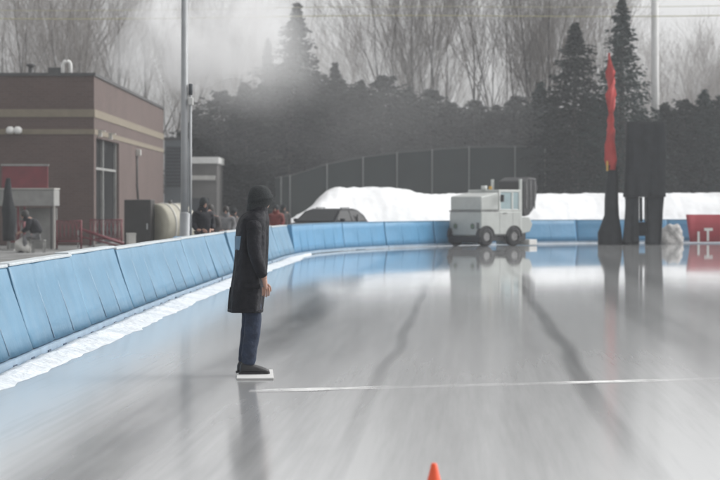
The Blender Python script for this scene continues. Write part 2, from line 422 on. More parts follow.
# ------------------------------------------------------------------ skinned figures
def skin_obj(name,verts,edges,radii,material,parent,sub=2,root=0,smooth=True):
    me=bpy.data.meshes.new(name); me.from_pydata([tuple(v) for v in verts],edges,[])
    o=bpy.data.objects.new(name,me); COL.objects.link(o)
    sk=o.modifiers.new('skin','SKIN'); sk.use_smooth_shade=True
    for i,r in enumerate(radii):
        d=me.skin_vertices[0].data[i]; d.radius=(r,r) if not hasattr(r,'__len__') else r; d.use_root=(i==root)
    ss=o.modifiers.new('sub','SUBSURF'); ss.levels=sub; ss.render_levels=sub
    dg=bpy.context.evaluated_depsgraph_get(); dg.update()
    m2=bpy.data.meshes.new_from_object(o.evaluated_get(dg)); 
    bpy.data.objects.remove(o); bpy.data.meshes.remove(me)
    m2.name=name; m2.materials.clear(); m2.materials.append(material)
    for p in m2.polygons: p.use_smooth=True
    r=bpy.data.objects.new(name,m2); COL.objects.link(r); r.parent=parent
    return r
def join_mesh(dst,src):
    bm=bmesh.new(); bm.from_mesh(dst.data); bm.from_mesh(src.data); bm.to_mesh(dst.data); bm.free()
    for p in dst.data.polygons: p.use_smooth=True
    m=src.data; bpy.data.objects.remove(src); bpy.data.meshes.remove(m)

def head_mesh(name,c,r,yaw,material,parent):
    """a head with brow, nose, chin and ears; faces local +x turned by yaw"""
    bm=bmesh.new(); bmesh.ops.create_uvsphere(bm,u_segments=32,v_segments=24,radius=1)
    for v in bm.verts:
        x,y,z=v.co
        jaw=1-.30*max(0,-z)**1.3
        nx_=x*(1.0 if x<0 else 1.0)*r*.98; ny_=y*r*.78*jaw; nz_=z*r*1.18
        if x>0:
            nx_*=1-.10*max(0,z)
            nose=math.exp(-((y/.16)**2+((z+.12)/.2)**2)); nx_+=nose*r*.20
            eye=sum(math.exp(-(((y-s)/.17)**2+((z-.10)/.12)**2)) for s in (-.36,.36)); nx_-=eye*r*.10
            brow=math.exp(-(((z-.27)/.10)**2))*(.6 if abs(y)<.6 else 0); nx_+=brow*r*.05
            mouth=math.exp(-((y/.28)**2+((z+.46)/.05)**2)); nx_-=mouth*r*.05
            lips=math.exp(-((y/.25)**2+((z+.40)/.07)**2)); nx_+=lips*r*.05
            chin=math.exp(-((y/.3)**2+((z+.80)/.2)**2)); nx_+=chin*r*.22
        ear=math.exp(-(((x+.05)/.16)**2+((z+.02)/.26)**2)) if abs(y)>.85 else 0
        ny_+=math.copysign(ear*r*.16,y)
        v.co=Vector((nx_,ny_,nz_))
    bmesh.ops.transform(bm,matrix=Matrix.Translation(c)@Matrix.Rotation(yaw,4,'Z'),verts=bm.verts)
    me=bpy.data.meshes.new(name); bm.to_mesh(me); bm.free(); me.materials.append(material)
    for p in me.polygons: p.use_smooth=True
    o=bpy.data.objects.new(name,me); COL.objects.link(o); o.parent=parent
    return o
def hand_chains(w,down,fwd,side,s=1.0,curl=.6):
    """finger chains from a wrist point: down = towards fingertips, fwd = curl direction, side = across palm (thumb side +)"""
    ch=[]
    pal=w+down*.085*s
    lens=[.072,.082,.077,.060]
    for k,l in enumerate(lens):
        off=side*(.030-.020*k)*s
        b=w+down*.05*s+off*.8; k1=pal+off; 
        k2=k1+(down*math.cos(curl*.5)+fwd*math.sin(curl*.5))*l*.5*s
        k3=k2+(down*math.cos(curl*1.2)+fwd*math.sin(curl*1.2))*l*.32*s
        k4=k3+(down*math.cos(curl*1.9)+fwd*math.sin(curl*1.9))*l*.25*s
        ch.append(([b,k1,k2,k3,k4],[.011*s,.011*s,.0095*s,.0085*s,.007*s]))
    b=w+down*.025*s+side*.015*s; t1=w+down*.05*s+side*.045*s+fwd*.012*s; t2=t1+(down*.8+side*.25+fwd*.4).normalized()*.035*s; t3=t2+(down*.9+fwd*.35).normalized()*.026*s
    ch.append(([b,t1,t2,t3],[.013*s,.012*s,.010*s,.008*s]))
    return ch,pal

def person_main():
    Y=19.9; s=F/Y
    t=thing('person','person in long black coat and dark jeans standing on a pale mat, facing right','person',(PX(252,Y),Y,.0195),R(8))
    z=lambda py:(372.5-py)/s
    x=lambda px:(px-252)/s
    # body: one skinned figure with neck, arms, legs
    H=lambda *a:Vector(a)
    hipz=.88
    v=[H(-.02,0,.92),H(-.01,0,1.10),H(.0,0,1.28),H(.02,0,1.44),H(.055,0,1.53),H(.08,0,1.58),
       H(-.01,.09,.86),H(-.005,.10,.47),H(-.055,.10,.10),          # left leg (far)
       H(-.01,-.09,.86),H(.005,-.085,.47),H(-.045,-.075,.10),       # right leg (near)
       H(.01,-.17,1.40),H(.0,-.255,1.16),H(.085,-.25,.93),H(.098,-.25,.87),  # right arm
       H(.01,.17,1.40),H(-.03,.26,1.16),H(.06,.27,.93),H(.07,.27,.87)]       # left arm
    e=[(0,1),(1,2),(2,3),(3,4),(4,5),(0,6),(6,7),(7,8),(0,9),(9,10),(10,11),(3,12),(12,13),(13,14),(14,15),(3,16),(16,17),(17,18),(18,19)]
    r=[.13,.12,.125,.10,.055,.055,.085,.055,.042,.085,.055,.042,.055,.044,.034,.03,.055,.044,.034,.03]
    body=skin_obj('body',v,e,r,M['skin'],t)
    hd=head_mesh('head',Vector((.095,0,1.635)),.100,R(52),M['skin'],t); join_mesh(body,hd)
    for w,sy in ((v[15],-1),(v[19],1)):
        ch,pal=hand_chains(w,Vector((.12,0,-.99)),Vector((-.25,-sy*.95,0)).normalized()*1.0,Vector((1,0,.1)),.96,.6)
        vv=[w+Vector((-.003,0,.03)),w,w+Vector((.006,0,-.045)),pal]; 
        hm=skin_obj('palm',vv,[(0,1),(1,2),(2,3)],[(.03,.026),(.03,.026),(.042,.020),(.038,.016)],M['skin'],t); join_mesh(body,hm)
        for pts,rad in ch:
            fo=skin_obj('finger',pts,[(i,i+1) for i in range(len(pts)-1)],rad,M['skin'],t,sub=1); join_mesh(body,fo)
    body.name='body'
    # jeans
    jv=[H(-.015,0,.93),H(-.01,.085,.84),H(-.01,.10,.47),H(-.04,.10,.25),H(-.06,.10,.07),H(-.01,-.085,.84),H(.005,-.085,.47),H(-.025,-.08,.25),H(-.05,-.075,.07)]
    j=skin_obj('jeans',jv,[(0,1),(1,2),(2,3),(3,4),(0,5),(5,6),(6,7),(7,8)],[.095,.095,.084,.076,.072,.095,.086,.078,.074],M['jeans'],t,sub=3)
    for v_ in j.data.vertices:
        c_=v_.co; am=.010 if c_.z<.30 else .006
        c_.x+=am*mnoise.noise((c_.x*4,c_.y*4,c_.z*16)); c_.y+=am*mnoise.noise((c_.x*4+9,c_.y*4,c_.z*16))
    # coat: lofted, open hem
    rows=[(311,229,262,.25,-.02),(300,229.5,263,.245,-.01),(285,231.5,265,.24,0),(268,234,266,.225,0),(250,235.5,267,.215,0),(238,235.5,267.5,.225,0),(226,236,268,.235,0),(219,237.5,268,.225,0),(213.5,241,267,.185,0),(210,247,267,.10,0),(206,252,268,.066,0)]
    c=MB(); rings=[]; NR=40
    for k,(py,xa,xb,ry,dy) in enumerate(rows):
        cx=(x(xa)+x(xb))/2; rx=(x(xb)-x(xa))/2
        ring=ell(z(py),cx,0,rx,ry,NR,2.3,tilt=.06 if k<2 else 0)
        for i,p in enumerate(ring):
            q=1-k/len(rows); a=2*math.pi*i/NR
            fold=.017*q*math.sin(a*5+1+.15*k)+.012*q*math.sin(a*9+k*.5)+.014*mnoise.noise((math.cos(a)*1.6,math.sin(a)*1.6,k*.55))
            p.x*=1; dirv=Vector((p.x-cx,p.y,0)); 
            if dirv.length>0: p+=dirv.normalized()*fold
        rings.append(ring)
    # hem turned in
    inner=[Vector((p.x*.97+.0,p.y*.96,p.z+.004)) for p in rings[0]]; inner2=[Vector((p.x*.90-.005,p.y*.88,p.z+.12)) for p in rings[0]]
    c.loft([inner2,inner]+rings,caps=False)
    coat=c.build('coat',M['coat'],t); sb_=coat.modifiers.new('s','SUBSURF'); sb_.levels=1; sb_.render_levels=1
    for sy in (-1,1):
        ex=0 if sy<0 else -.04
        sv=[H(.0,sy*.15,1.42),H(.0,sy*.215,1.36),H(-.005+ex,sy*.262,1.16),H(.04+ex*.5,sy*.262,1.02),H(.085,sy*.255,.90)]
        so=skin_obj('sleeve',sv,[(0,1),(1,2),(2,3),(3,4)],[.085,.080,.070,.062,.056],M['coat'],t); 
    co=MB(); co.loft([ell(z(214),.03,0,.115,.125,24),ell(z(208),.05,0,.095,.098,24,tilt=.25),ell(z(203),.06,0,.092,.095,24,tilt=.2),ell(z(203.5),.06,0,.078,.08,24,tilt=.2),ell(z(210),.055,0,.07,.075,24)],caps=False)
    co.build('collar',M['coat'],coat)
    # pale cloth patch on lower back, wrapped over the coat
    pm=MB(); vs=[]; A=10;B=6
    for b in range(B+1):
        py=249-14*b/B
        # interpolate rows
        for (p1,a1,b1,r1,_),(p2,a2,b2,r2,_) in zip(rows,rows[1:]):
            if p2<=py<=p1:
                tt=(p1-py)/(p1-p2); xa=a1+(a2-a1)*tt; xb=b1+(b2-b1)*tt; ry=r1+(r2-r1)*tt
        cx=(x(xa)+x(xb))/2; rx=(x(xb)-x(xa))/2
        for a in range(A+1):
            an=R(180)+R(50)*a/A; cc,ss=math.cos(an),math.sin(an)
            vs.append((cx+math.copysign(abs(cc)**(2/2.3),cc)*(rx+.008),math.copysign(abs(ss)**(2/2.3),ss)*(ry+.008),z(py)))
    pm.add(vs,[(b*(A+1)+a,b*(A+1)+a+1,(b+1)*(A+1)+a+1,(b+1)*(A+1)+a) for b in range(B) for a in range(A)],True)
    po=pm.build('cloth_patch',M['pale_cloth'],coat); so=po.modifiers.new('s','SOLIDIFY'); so.thickness=.01
    # half belt, pocket flap, vent and shoulder seam on the coat
    def wrap(name,py0,py1,a0,a1,lift,thk,mt):
        w_=MB(); vs=[]; A=14;B=3
        for b in range(B+1):
            py=py0+(py1-py0)*b/B
            for (p1,xa1,xb1,r1,_),(p2,xa2,xb2,r2,_) in zip(rows,rows[1:]):
                if p2<=py<=p1:
                    tt=(p1-py)/(p1-p2); xa=xa1+(xa2-xa1)*tt; xb=xb1+(xb2-xb1)*tt; ry=r1+(r2-r1)*tt
            cx=(x(xa)+x(xb))/2; rx=(x(xb)-x(xa))/2
            for a in range(A+1):
                an=R(a0+(a1-a0)*a/A); cc,ss=math.cos(an),math.sin(an)
                vs.append((cx+math.copysign(abs(cc)**(2/2.3),cc)*(rx+lift),math.copysign(abs(ss)**(2/2.3),ss)*(ry+lift),z(py)))
        w_.add(vs,[(b*(A+1)+a,b*(A+1)+a+1,(b+1)*(A+1)+a+1,(b+1)*(A+1)+a) for b in range(B) for a in range(A)],True)
        o_=w_.build(name,mt,coat); sd=o_.modifiers.new('s','SOLIDIFY'); sd.thickness=thk
    wrap('pocket_flap',287,282,252,300,.016,.012,M['coat'])
    wrap('back_vent',310.5,286,178,184,.014,.012,M['black_fabric'])
    wrap('hem_band',310.8,307.5,0,360,.012,.008,M['coat'])
    # knit hat pulled low over the hair
    ht=MB(); hr=[]
    for q in range(9):
        a=q/8*math.pi/2*.99; hr.append(ell(1.615+.152*math.sin(a),.080-.008*math.sin(a),0,.119*math.cos(a)**.75+.001,.103*math.cos(a)**.75+.001,28))
    ht.loft([ell(1.535,.045,0,.098,.092,28,tilt=.25),ell(1.575,.062,0,.112,.099,28,tilt=.15)]+hr,caps=False); hat=ht.build('knit_hat',M['knit'],t)
    bd=MB(); bd.loft([ell(1.612,.080,0,.112,.097,28,tilt=.2),ell(1.614,.080,0,.122,.106,28,tilt=.2),ell(1.655,.078,0,.121,.105,28,tilt=.2),ell(1.658,.078,0,.112,.097,28,tilt=.2)],caps=False); bd.build('hat_cuff',M['knit'],hat)
    hh=MB(); hh.loft([ell(1.52,.035,0,.07,.075,24),ell(1.56,.04,0,.078,.084,24),ell(1.61,.055,0,.085,.088,24)],caps=True); hh.build('hair',M['hair'],t)
    # boots
    for sy,ox in ((-1,-.045),(1,-.058)):
        b=MB(); yy=sy*.082
        rr=[]
        for (xx,w,hz) in ((-.075,.030,.075),(-.06,.042,.105),(-.01,.046,.125),(.05,.046,.095),(.11,.050,.072),(.165,.044,.055),(.20,.026,.04)):
            ring=[]
            for k in range(14):
                a=2*math.pi*k/14; ring.append(Vector((ox+xx,yy+math.cos(a)*w,max(.006,hz/2+math.sin(a)*hz/2))))
            rr.append(ring)
        b.loft(rr); bo=b.build('boot',M['boot'],t)
        so=MB(); so.loft([[Vector((p[0],p[1],zz)) for p in outline] for zz in (-.0,.018) for outline in [[(ox-.085+.29*u,yy+w*sg) for u,w,sg in ((0,.03,1),(.3,.046,1),(.7,.054,1),(.93,.04,1),(1,0.0,1),(.93,.04,-1),(.7,.054,-1),(.3,.046,-1),(0,.03,-1))]]],smooth=False); so.build('sole',M['rubber'],bo)
    return t
person_main()
# pale mat under the boots
mm=MB(); mm.box(-.17,.17,-.52,.50,0.0,.018)
o=mm.build('foot_mat',M['mat_white'],loc=(PX(255,19.9),19.9,.001),rotz=R(3),bevel=.004)
tag(o,'flat pale mat on the ice under the boots of the person in black','mat')

def spectator(label,loc,yaw,coat,hat,pose='stand',hgt=1.72,group='people watching from behind the pads',trouser='drab'):
    k=hgt/1.72
    t=thing('person',label,'person',loc,yaw,group)
    V=lambda *a:Vector(a)*k
    if pose=='stand':
        leg=[(.0,.09,.86),(.02,.10,.47),(-.02,.10,.08),(.10,.10,.04)]
        pel=.92; top=1.44; lx=0
        tor=[(0,0,.92),(0,0,1.12),(0,0,1.30),(.01,0,1.44),(.03,0,1.53)]
        arm=[(.0,.18,1.40),(-.02,.26,1.14),(.12,.20,.98),(.17,.13,.98)]
        hc=(.05,0,1.62)
    else:  # sitting, bent forward
        leg=[(.05,.10,.48),(.40,.14,.52),(.36,.14,.10),(.48,.14,.05)]
        tor=[(0,0,.52),(.06,0,.70),(.16,0,.88),(.27,0,1.00),(.34,0,1.06)]
        arm=[(.25,.19,.97),(.30,.26,.74),(.46,.16,.62),(.52,.10,.60)]
        hc=(.40,0,1.13)
    v=[V(*p) for p in tor]; e=[(0,1),(1,2),(2,3),(3,4)]; r=[.13,.12,.125,.10,.055]
    for sy in (-1,1):
        b=len(v); v+=[V(p[0],p[1]*sy,p[2]) for p in leg]; e+=[(0,b),(b,b+1),(b+1,b+2),(b+2,b+3)]; r+=[.09,.06,.045,.035]
        b=len(v); v+=[V(p[0],p[1]*sy,p[2]) for p in arm]; e+=[(3,b),(b,b+1),(b+1,b+2),(b+2,b+3)]; r+=[.055,.045,.035,.03]
    r=[q*k for q in r]
    body=skin_obj('body',v,e,r,M['skin'],t,sub=1)
    join_mesh(body,head_mesh('head',V(*hc),.10*k,0,M['skin'],t))
    for sy in (-1,1):
        w=V(arm[3][0],arm[3][1]*sy,arm[3][2])
        ch,pal=hand_chains(w,Vector((.8,-sy*.6,-.1)).normalized(),Vector((.1,-sy*.3,-.9)).normalized(),Vector((0,0,1)),1.0,.7)
        for pts,rad in ch: join_mesh(body,skin_obj('finger',pts,[(i,i+1) for i in range(len(pts)-1)],rad,M['skin'],t,sub=0))
    body.name='body'
    cv=[V(*p) for p in tor[:4]]; ce=[(0,1),(1,2),(2,3)]; cr=[.20,.20,.21,.19]
    if pose=='stand': cv.insert(0,V(0,0,.74)); ce=[(0,1),(1,2),(2,3),(3,4)]; cr=[.20]+cr
    ti=len(cv)-1
    for sy in (-1,1):
        b=len(cv); cv+=[V(p[0],p[1]*sy,p[2]) for p in arm[:3]]; ce+=[(ti,b),(b,b+1),(b+1,b+2)]; cr+=[.10,.085,.065]
    skin_obj('jacket',cv,ce,[q*k for q in cr],M[coat],t,sub=2)
    kx,kz=(tor[4][0]+hc[0])/2-.02,tor[4][2]
    cl=MB(); cl.loft([[p*k for p in ell(zz,xx,0,rr,rr*1.05,16)] for zz,xx,rr in ((kz-.12,kx-.05,.15),(kz-.05,kx-.03,.125),(kz+.01,kx-.01,.105),(kz+.045,kx,.10),(kz+.03,kx,.075))],caps=False); cl.build('collar',M[coat],t)
    tv=[V(*tor[0])]; te=[]; tr=[.14]
    for sy in (-1,1):
        b=len(tv); tv+=[V(p[0],p[1]*sy,p[2]) for p in leg[:3]]; te+=[(0,b),(b,b+1),(b+1,b+2)]; tr+=[.11,.085,.07]
    skin_obj('trousers',tv,te,[q*k for q in tr],M[trouser],t,sub=1)
    ht=MB(); hr=[]
    for q in range(7):
        a=q/6*math.pi/2*.99; hr.append([p*k for p in ell(hc[2]+.01+.145*math.sin(a),hc[0]-.012,0,.120*math.cos(a)**.8+.001,.102*math.cos(a)**.8+.001,18)])
    ht.loft([[p*k for p in ell(hc[2]-.05,hc[0]-.025,0,.112,.098,18)]]+hr,caps=False); ht.build('knit_hat',M[hat],t)
    for sy in (-1,1):
        f=leg[3]; a=leg[2]
        b=MB(); b.loft([[V(xx,f[1]*sy+math.cos(q*math.pi/5)*w,max(.004,hz/2+math.sin(q*math.pi/5)*hz/2)) for q in range(10)] for xx,w,hz in ((a[0]-.07,.03,.07),(a[0]-.02,.045,.13),(f[0]-.03,.045,.09),(f[0]+.06,.045,.06),(f[0]+.10,.025,.04))]); b.build('boot',M['boot'],t)
    return t
spectator('person in black standing behind the pads just right of the lamp pole',(PX(203,52),52,-.02),R(-60),'coat','knit',hgt=1.76)
spectator('person in a dark jacket beside the one in black, partly behind that shoulder',(PX(211,54),54,-.02),R(-120),'drab','hair',hgt=1.60)
spectator('person in a grey jacket behind the pads, left of the standing skater\'s shoulder',(PX(226,60),60,-.02),R(-90),'grey_jacket','hair',hgt=1.55)
spectator('small dark clad person close to the long black coat of the standing person',(PX(233,63),63,-.02),R(-40),'drab','knit',hgt=1.50)
spectator('person in a red jacket behind the pads, right of the long black coat',(PX(276,70),70,-.02),R(-100),'red_jacket','knit',hgt=1.60)
spectator('person in dark clothes with the red jacketed person, closer to the snow bank',(PX(283,72),72,-.02),R(-60),'drab','knit',hgt=1.62)

# ------------------------------------------------------------------ ice resurfacer
def resurfacer():
    yaw=R(42); Yc=83.2
    t=thing('ice_resurfacer','pale grey boxy ice resurfacing machine parked by the far pads','ice resurfacer',(PX(485,Yc),Yc,0),yaw)
    W=1.75; hw=W/2; x0,x1=-1.1,1.15
    b=MB()
    b.box(x0,x1,-hw,hw,.40,1.36)
    body=b.build('body',M['body_grey'],t,bevel=.05)
    u=MB(); u.prism([(x0+.02,1.385),(-.10,1.385),(-.10,2.10),(x0+.02,1.93)],-hw+.03,hw-.03); u.build('snow_tank',M['body_grey'],t,bevel=.05)
    l=MB(); l.box(x0-.02,-.12,-hw-.01,hw+.01,1.345,1.39); l.build('trim_ledge',M['grey_strip'],t)
    c=MB()
    c.box(-.09,1.13,-hw+.02,hw-.02,2.10,2.20); c.box(-.09,.02,-hw+.02,-hw+.10,1.36,2.10); c.box(.62,.72,-hw+.02,-hw+.10,1.36,2.10); c.box(1.03,1.13,-hw+.02,-hw+.10,1.36,2.10)
    c.box(-.09,.02,hw-.10,hw-.02,1.36,2.10); c.box(1.03,1.13,hw-.10,hw-.02,1.36,2.10)
    c.box(.02,1.03,-hw+.02,-hw+.09,1.36,1.44)
    cab=c.build('cab',M['body_light'],t,bevel=.02)
    w=MB(); w.box(.02,.62,-hw+.05,-hw+.065,1.44,2.10); w.build('window',M['glass'],cab)
    w=MB(); w.box(.72,1.03,-hw+.05,-hw+.065,1.44,2.10); w.build('window',M['glass'],cab)
    w=MB(); w.box(-.085,-.07,-hw+.10,hw-.10,1.44,2.08); w.build('window',M['dark_glass'],cab)
    st=MB(); st.box(.30,.75,-.3,.3,.9,1.5); st.box(.62,.75,-.3,.3,1.5,1.95); st.build('seat',M['black_plastic'],t,bevel=.05)
    r=MB(); r.tube([(-.05,0,2.16),(-.05,0,2.36)],.12,12); r.build('filler_cap',M['body_light'],t)
    bp=MB(); bp.box(x0-.10,x0+.25,-hw-.02,hw+.02,.14,.39); bp.box(x0+.25,x1,-hw+.12,hw-.12,.20,.40); bp.build('bumper',M['black_plastic'],t,bevel=.03)
    for yy in (.52,-.42):
        h=MB(); h.tube([(x0-.03,yy,.78),(x0+.02,yy,.78)],.09,14); hl=h.build('headlight',M['lamp_lens'],t)
        q=MB(); q.tube([(x0-.028,yy,.78),(x0-.005,yy,.78)],.115,14); q.build('bezel',M['grey_strip'],hl)
    pl=MB(); pl.box(x0-.012,x0-.002,-.78,-.62,.68,.92); pl.build('marker_plate',M['grey_strip'],t)
    for wx in (-.82,.72):
        for sy in (-1,1):
            m=MB(); cy=sy*(hw-.06)
            prof=[(-.13,.20),(-.13,.33),(-.09,.37),(.09,.37),(.13,.33),(.13,.20)]
            m.loft([[Vector((wx+math.cos(2*math.pi*k/24)*rr,cy+dy,.37+math.sin(2*math.pi*k/24)*rr)) for k in range(24)] for dy,rr in prof],caps=False)
            wh=m.build('tyre',M['rubber'],t)
            m=MB(); m.tube([(wx,cy-.10,.37),(wx,cy+.095,.37)],.17,20); m.build('rim',M['grey_strip'],wh)
            m=MB()
            a0=[]; 
            for k in range(13):
                an=math.pi*k/12; a0.append((wx+math.cos(an)*.43,.37+math.sin(an)*.43))
            inner=[(wx+math.cos(math.pi*k/12)*.385,.37+math.sin(math.pi*k/12)*.385) for k in range(12,-1,-1)]
            m.prism(a0+inner,cy+sy*.02-.10,cy+sy*.02+.12); m.build('wheel_arch',M['black_plastic'],t)
    m=MB(); m.box(-.075,-.062,-hw-.004,-hw+.01,.46,1.33); m.box(.66,.673,-hw-.004,-hw+.01,.84,1.33); m.build('panel_seam',M['grey_strip'],t)
    m=MB(); m.box(-.40,.34,-hw-.03,-hw+.0,.41,.47); m.build('side_step',M['black_plastic'],t)
    m=MB(); m.tube([(.10,-hw-.01,1.28),(.10,-hw-.05,1.28),(.30,-hw-.05,1.28),(.30,-hw-.01,1.28)],.014,6); m.build('door_handle',M['black_plastic'],t)
    m=MB(); m.tube([(-.02,-hw+.02,1.85),(-.10,-hw-.16,1.9)],.014,6); m.box(-.14,-.09,-hw-.26,-hw-.10,1.72,2.0); m.build('mirror',M['black_plastic'],t)
    m=MB(); m.tube([(.5,.2,2.2),(.5,.2,2.34)],.07,12); m.build('beacon',M['yellow'],t)
    # dark hopper hung on the end
    po=MB(); po.box(1.16,1.24,-hw+.05,-hw+.16,.6,2.62); po.box(1.16,1.24,hw-.16,hw-.05,.6,2.62); po.build('lift_post',M['body_light'],t,bevel=.01)
    h=MB(); h.prism([(1.26,2.55),(1.60,2.70),(2.02,2.66),(2.10,2.30),(2.02,1.80),(1.86,1.42),(1.62,1.20),(1.34,1.15),(1.26,1.3)],-hw+.02,hw-.35); ho=h.build('hopper',M['black_plastic'],t,bevel=.05)
    for k in range(3):
        q=MB(); xx=1.42+.24*k; q.box(xx,xx+.04,-hw-.005,-hw+.03,1.45,2.60-.0); q.build('rib',M['grey_strip'],ho)
    e=MB(); e.prism([(1.16,.45),(1.75,.55),(1.9,.85),(1.7,1.12),(1.16,1.12)],-hw+.1,hw-.1); e.build('rear_panel',M['body_grey'],t,bevel=.03)
    d=MB(); d.box(1.55,2.0,-hw-.05,hw+.05,.02,.24); d.build('conditioner',M['white_paint'],t,bevel=.03)
    
    for ya in (-hw+.2,hw-.28):
        a=MB(); a.box(1.2,1.6,ya,ya+.08,.2,.5); a.build('drag_arm',M['black_plastic'],t)
    return t
resurfacer()

# ------------------------------------------------------------------ red and black fabric tube, black tower, red banner
def lathe_px(rows,Y,cx,depth=.7,n=18,wob=.0,twist=0,flat=1.0):
    s=F/Y; rings=[]
    for k,(py,xa,xb) in enumerate(rows):
        z=CAMZ+(HY-py)/s; c=((xa+xb)/2-cx)/s; rx=max(.01,(xb-xa)/2/s)
        ring=ell(z,0,0,rx,rx*depth*flat,n)
        ta=twist*z; ca,sa=math.cos(ta),math.sin(ta); kx=1/max(.72,math.hypot(ca,depth*flat*sa)) if twist else 1
        ring=[Vector((c+(p.x*ca-p.y*sa)*kx,(p.x*sa+p.y*ca)*kx,z)) for p in ring]
        for i,p in enumerate(ring):
            if wob: p.x+=wob*mnoise.noise((p.x*3+i,p.z*2,p.y)); p.y+=wob*mnoise.noise((p.z*2,i*1.7,p.y+5))
        rings.append(ring)
    return rings
Yb=85.6
t=thing('fabric_tube','tall thin red fabric tube tapering to a point above a flared black skirt','fabric tube',(PX(610.5,Yb),Yb,0))
m=MB(); m.loft(lathe_px([(248,599,622),(243,598,622.5),(233,598,622),(225,601.5,620),(215,604,618.5),(200,604.5,618),(185,606,618),(173,607.5,617.5),(165,608.5,616.5)],Yb,610.5,.8,24,.05)); m.build('skirt',M['black_fabric'],t)
m=MB(); m.loft(lathe_px([(170,606.5,615.5),(160,605,617),(145,604.5,616),(130,605.5,616.5),(120,607.5,614),(113,609.2,613)],Yb,610.5,.7,18,.09,1.7,.6)); m.build('lower_tube',M['red_fabric'],t)
m=MB(); m.loft(lathe_px([(114,609,613),(108,607.5,614.5),(100,606.5,615.5),(95,605.5,616.5),(90,606.2,616),(84,605.8,616.6),(78,606.8,614.6),(72,606.8,614),(65,608,612.5),(58,608.5,610.5),(53,609,609.6)],Yb,610.5,.7,18,.10,1.7,.6)); m.build('upper_tube',M['red_fabric'],t)
m=MB(); m.box(-.19,-.12,-.24,-.18,PZ(171,Yb),PZ(161,Yb)); m.build('tag',M['yellow'],t)

t=thing('scoreboard_tower','tall black draped box on legs with hanging strips, right of the red tube','draped tower',(PX(645,Yb),Yb,0))
s=F/Yb
def bx(px0,px1,py0,py1,y0,y1,mb):
    mb.box((px0-645)/s,(px1-645)/s,y0,y1,PZ(py1,Yb),PZ(py0,Yb))
def drape(px0,px1,py0,py1,depth,amp,seed,flare=(0,0)):
    mb=MB(); nz_=14; rings=[]
    zt,zb=PZ(py0,Yb),PZ(py1,Yb)
    for j in range(nz_+1):
        q=j/nz_; z=zt+(zb-zt)*q
        xa=(px0-645)/s+flare[0]*q; xb=(px1-645)/s+flare[1]*q
        ring=[]
        per=[]
        for k in range(16): per.append((xa+(xb-xa)*k/16,-depth/2))
        for k in range(6): per.append((xb,-depth/2+depth*k/6))
        for k in range(16): per.append((xb-(xb-xa)*k/16,depth/2))
        for k in range(6): per.append((xa,depth/2-depth*k/6))
        for k,(a,b) in enumerate(per):
            w=amp*q**.5*mnoise.noise((a*4+seed,b*4,z*.35)); 
            ring.append(Vector((a+w,b+1.2*w*(1 if b<0 else -1),z)))
        rings.append(ring)
    mb.loft(rings); return mb
drape(626,664,122,197,.9,.13,1).build('cover',M['black_fabric'],t)
drape(625.5,637.4,196.5,244.5,.7,.14,5,(-.05,.0)).build('leg',M['black_fabric'],t)
drape(646.6,663,196.5,244.5,.7,.14,9,(.02,-.14)).build('leg',M['black_fabric'],t)
cu=MB(); bx(637,647,222,236,-.10,.10,cu); cu.build('cross_panel',M['black_fabric'],t,bevel=.03)
for k,(a,b) in enumerate(((637.6,639.0),(639.3,640.9),(641.2,642.4),(644.2,646.4))):
    q=drape(a,b,197.2,221.6,.06,.03,20+k); q.build('hanging_strip',M['black_fabric' if k%3 else 'grey_strip'],t)

Yr=88.6
t=thing('red_banner','red banner with white lettering hung on the far pads at the right edge','banner',(PX(686,Yr),Yr,0),R(1.5))
s2=F/Yr
m=MB(); vs=[];A=24
for k in range(A+1):
    q=k/A; xx=q*4.2
    wv=.05*math.sin(q*9)+.03*mnoise.noise((xx*2,0,0))
    vs+=[(xx+.16,-.05+wv,.06),(xx,.02+wv*.6,PZ(214.5,Yr))]
m.add(vs,[(2*k,2*k+2,2*k+3,2*k+1) for k in range(A)],True)
bo=m.build('sheet',M['banner_red'],t); so=bo.modifiers.new('s','SOLIDIFY'); so.thickness=.02; so.offset=0
def stroke(px0,px1,py0,py1):
    q=MB(); 
    x0,x1=(px0-686)/s2,(px1-686)/s2; xm=(x0+x1)/2
    wv=.05*math.sin(xm/4.2*9)+.03*mnoise.noise((xm*2,0,0))
    q.box(x0,x1,-.115+wv*.8,-.085+wv*.8,PZ(py1,Yr),PZ(py0,Yr)); return q
L1=stroke(697.2,699.4,231.5,242); L1.build('letter',M['white_paint'],t)
L2=stroke(706.6,708.8,229.5,241); L2.add(*((lambda q:(q.v,q.f))(stroke(704,712.5,228,230.8)))); L2.build('letter',M['white_paint'],t)

# stake in the snow
m=MB(); m.tube([(0,0,-.1),(0.0,0,.9),(.01,0,1.25)],[.07,.06,.03],8)
o=m.build('stake',M['black_plastic'],loc=(PX(357.5,80),80.0,0)); tag(o,'short dark stake sticking up behind the pads right of the parked car','stake')

# orange cone
t=thing('traffic_cone','small orange cone on the ice at the bottom edge of the picture','cone',(PX(434,11.2),11.2,0))
m=MB(); prof=[(.235,.012),(.228,.017),(.03,.068),(.03,.058),(.22,.008)]
m.loft([[Vector((math.cos(2*math.pi*k/28)*r,math.sin(2*math.pi*k/28)*r,z)) for k in range(28)] for z,r in [(.012,.070),(.03,.066),(.12,.043),(.20,.0225),(.228,.0165),(.236,.012)]]); m.build('cone_body',M['orange'],t)
m=MB(); m.box(-.085,.085,-.085,.085,.001,.016); m.build('base',M['orange'],t,bevel=.008)

